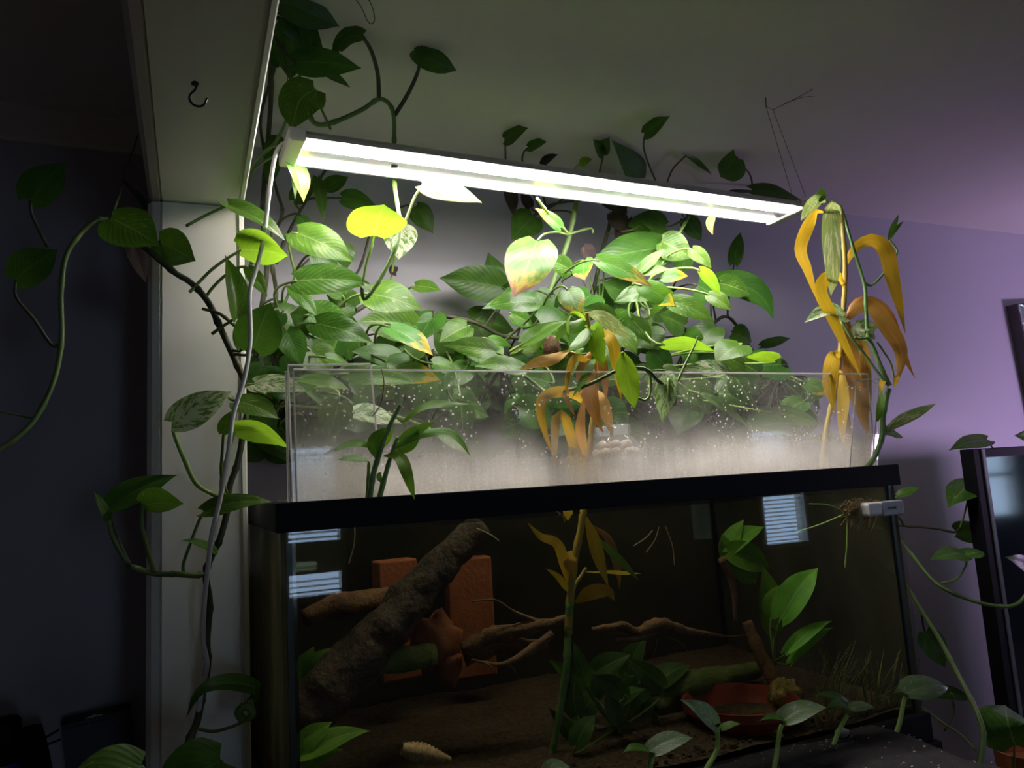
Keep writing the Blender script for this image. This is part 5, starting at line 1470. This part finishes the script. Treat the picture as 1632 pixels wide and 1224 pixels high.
pc = at(1628, 1240, 0.93)
pb = Vector((pc.x + 0.03, pc.y, Z0 - 0.72))
ph = 0.215
tp = thing('terracotta_pot', 'terracotta flower pot below the round variegated leaf', 'pot', pb)
MB().lathe(pb, [(0.001, 0.0), (0.034, 0.0), (0.048, ph - 0.03), (0.053, ph - 0.03), (0.055, ph), (0.050, ph), (0.046, ph - 0.02), (0.001, ph - 0.022)], 36).build('pot_body', M['terra'], tp, smooth=False)
# foil board on the wall
fb = thing('foil_board', 'silver foil reflector board hanging on the lavender wall', 'board', rel(2.4, 1.36, -0.2))
R_ = Matrix.Rotation(math.radians(4.2), 3, 'Y')
base = rel(2.128, 0, 0.418)


def tilt(mbx):
    return MB().add([Vector((base.x, 0, base.z)) + R_.inverted() @ (v - Vector((base.x, 0, base.z))) for v in mbx.v], mbx.f)


tilt(MB().box((2.128, 1.338, base.z - 0.6), (2.75, YB - 0.001, base.z))).build('board', plain('board_edge_grey', (0.09, 0.075, 0.085), 0.7), fb)
kf = NT('crinkled_foil')
co = kf.n('TexCoord').outputs['Object']
bpn = kf.n('Bump', {'Strength': 0.9, 'Distance': 0.01, 'Height': kf.noise(28, 4, co)}).outputs[0]
M['foil'] = kf.done(kf.n('BsdfPrincipled', {'Base Color': (0.8, 0.8, 0.82), 'Metallic': 1.0, 'Roughness': 0.22, 'Normal': bpn}).outputs[0])
tilt(MB().box((2.131, 1.335, base.z - 0.597), (2.747, 1.338, base.z - 0.003))).build('foil_sheet', M['foil'], fb)
# purple grow lamp on a floor stand, beside the foil board
lx, ly = 2.45, 0.62
pl = thing('purple_grow_lamp_offscreen', 'purple grow lamp on a black floor stand facing the foil board wall', 'lamp', V(lx, ly, 0))
MB().lathe(V(lx, ly, 0), [(0.001, 0), (0.13, 0), (0.13, 0.02), (0.02, 0.03), (0.012, 0.05)], 24).build('base', M['black'], pl, smooth=True)
MB().tube([V(lx, ly, 0.03), V(lx, ly, Z0 + 0.0)], 0.01, 10).build('pole', M['black'], pl, smooth=True)
rbox(lx - 0.14, lx + 0.14, ly, ly + 0.03, -0.06, 0.04).build('lamp_head', M['black'], pl, bevel=0.004)
M['plamp'] = emit('purple_led', (0.78, 0.52, 1.0), PURPLE_POWER)
rbox(lx - 0.13, lx + 0.13, ly + 0.03, ly + 0.034, -0.05, 0.03).build('lamp_lens_offscreen', M['plamp'], pl)

# ------------------------------------------------------------------ left side: low shelf with tools
shf = thing('wall_shelf', 'low dark shelf in the darker room', 'shelf', V(-0.4, 1.25, 0))
rbox(-1.2, -0.056, 1.12, YB, -0.47, -0.45).build('shelf_board', M['darkwood'], shf)
for x in (-1.15, -0.15):
    rbox(x - 0.015, x + 0.015, 1.14, YB, -Z0, -0.47).build('side_panel', M['darkwood'], shf)
c0 = at(97, 1145, 1.345)
card = thing('packaging_card', 'dark packaging card of a wire brush set leaning on the wall', 'packaging', rel(-0.13, 1.345, -0.45))
ang = math.radians(5.5)
Rz = Matrix.Rotation(-ang, 3, 'Y')
W_, H_ = 0.0925, 0.16
tl = Vector((c0.x, 1.345, c0.z))


def cd(u_, v_, d_=0.0):
    return tl + Rz @ Vector((u_, d_, -v_))


M['card'] = plain('card_navy', (0.075, 0.08, 0.11), 0.5)
M['ink'] = plain('card_black', (0.004, 0.004, 0.005), 0.6)
mb = MB()
out = [(0, 0.004), (0.004, 0.0), (W_ - 0.004, 0.0), (W_, 0.004), (W_, H_), (0, H_)]
mb.add([cd(*q, 0) for q in out] + [cd(*q, 0.001) for q in out], [(0, 1, 2, 3, 4, 5)[::-1], (6, 7, 8, 9, 10, 11)] + [(i, (i + 1) % 6, (i + 1) % 6 + 6, i + 6) for i in range(6)])
mb.build('card', M['card'], card)
mb = MB()
hd = [(0, 0.004), (0.004, 0.0), (W_ - 0.004, 0.0), (W_, 0.004), (W_, 0.011), (0, 0.011)]
mb.add([cd(*q, -0.0006) for q in hd] + [cd(*q, 0.0) for q in hd], [(0, 1, 2, 3, 4, 5)[::-1], (6, 7, 8, 9, 10, 11)] + [(i, (i + 1) % 6, (i + 1) % 6 + 6, i + 6) for i in range(6)])
mb.build('header_strip', M['ink'], card)
hh = [(0.031, 0.0095), (0.034, 0.0072), (0.040, 0.0066), (0.043, 0.0045), (0.046, 0.0066), (0.052, 0.0072), (0.055, 0.0095)]
mb = MB().add([cd(*q, -0.0012) for q in hh] + [cd(*q, -0.0006) for q in hh], [tuple(range(7))[::-1], tuple(range(7, 14))] + [(i, (i + 1) % 7, (i + 1) % 7 + 7, i + 7) for i in range(7)])
mb.build('hang_slot', M['wall'], card)
tx = text('PC 7-WIRE BRUSH SET', 0.0068, cd(0.003, 0.0185, -0.0008), math.pi / 2, 0, M['ink'], 'lettering', card)
tx.rotation_euler = (math.pi / 2, -ang, 0)
tx2 = text('O', 0.008, cd(0.070, 0.036, -0.0008), math.pi / 2, 0, M['ink'], 'lettering', card)
tx2.rotation_euler = (math.pi / 2, -ang, 0)

cl = thing('spring_clamp', 'black spring clamp standing on the low shelf by the card', 'clamp', at(55, 1230, 1.28))
for pts, r in (([(36, 1240, 1.28), (48, 1200, 1.28), (50, 1158, 1.28)], 0.012), ([(74, 1260, 1.28), (64, 1205, 1.28), (52, 1160, 1.28)], 0.012), ([(68, 1178, 1.29), (94, 1163, 1.3)], 0.0015), ([(72, 1188, 1.29), (97, 1178, 1.3)], 0.0015)):
    MB().tube(catmull(px(pts), 4), r, 6).build('jaw' if r > 0.01 else 'spring_arm', M['black'], cl, bevel=0)
bz = Z0 - 0.45
b0 = at(2, 1300, 1.22)
bt = thing('spray_bottle', 'black-capped blue bottle standing on the low shelf', 'bottle', Vector((b0.x, 1.22, bz)))
bh = at(2, 1145, 1.22).z - bz
MB().lathe(Vector((b0.x, 1.22, bz)), [(0.001, 0), (0.022, 0), (0.023, 0.01), (0.023, bh - 0.075), (0.018, bh - 0.055)], 24).build('bottle_body', plain('blue_label', (0.01, 0.03, 0.22), 0.4), bt, smooth=True)
MB().lathe(Vector((b0.x, 1.22, bz)), [(0.018, bh - 0.056), (0.020, bh - 0.055), (0.020, bh - 0.005), (0.016, bh), (0.001, bh)], 24).build('cap', M['black'], bt, smooth=True)
# bench and pot for the low broad leaves
bn = thing('plant_bench', 'low dark bench in front of the partition', 'bench', V(0.02, 0.8, 0))
rbox(-0.35, 0.06, 0.66, 0.96, -0.62, -0.60).build('bench_top', M['darkwood'], bn)
for x, y in ((-0.33, 0.68), (0.04, 0.68), (-0.33, 0.94), (0.04, 0.94)):
    rbox(x - 0.015, x + 0.015, y - 0.015, y + 0.015, -Z0, -0.62).build('leg', M['darkwood'], bn)
q = at(232, 1600, 0.80)
fp = thing('flower_pot', 'terracotta flower pot on the low bench', 'pot', Vector((q.x, q.y, Z0 - 0.60)))
hh_ = max(0.06, q.z - (Z0 - 0.60) + 0.03)
MB().lathe(Vector((q.x, q.y, Z0 - 0.60)), [(0.001, 0), (0.04, 0), (0.055, hh_), (0.05, hh_), (0.046, hh_ - 0.015), (0.001, hh_ - 0.016)], 32).build('pot_body', M['terra'], fp)
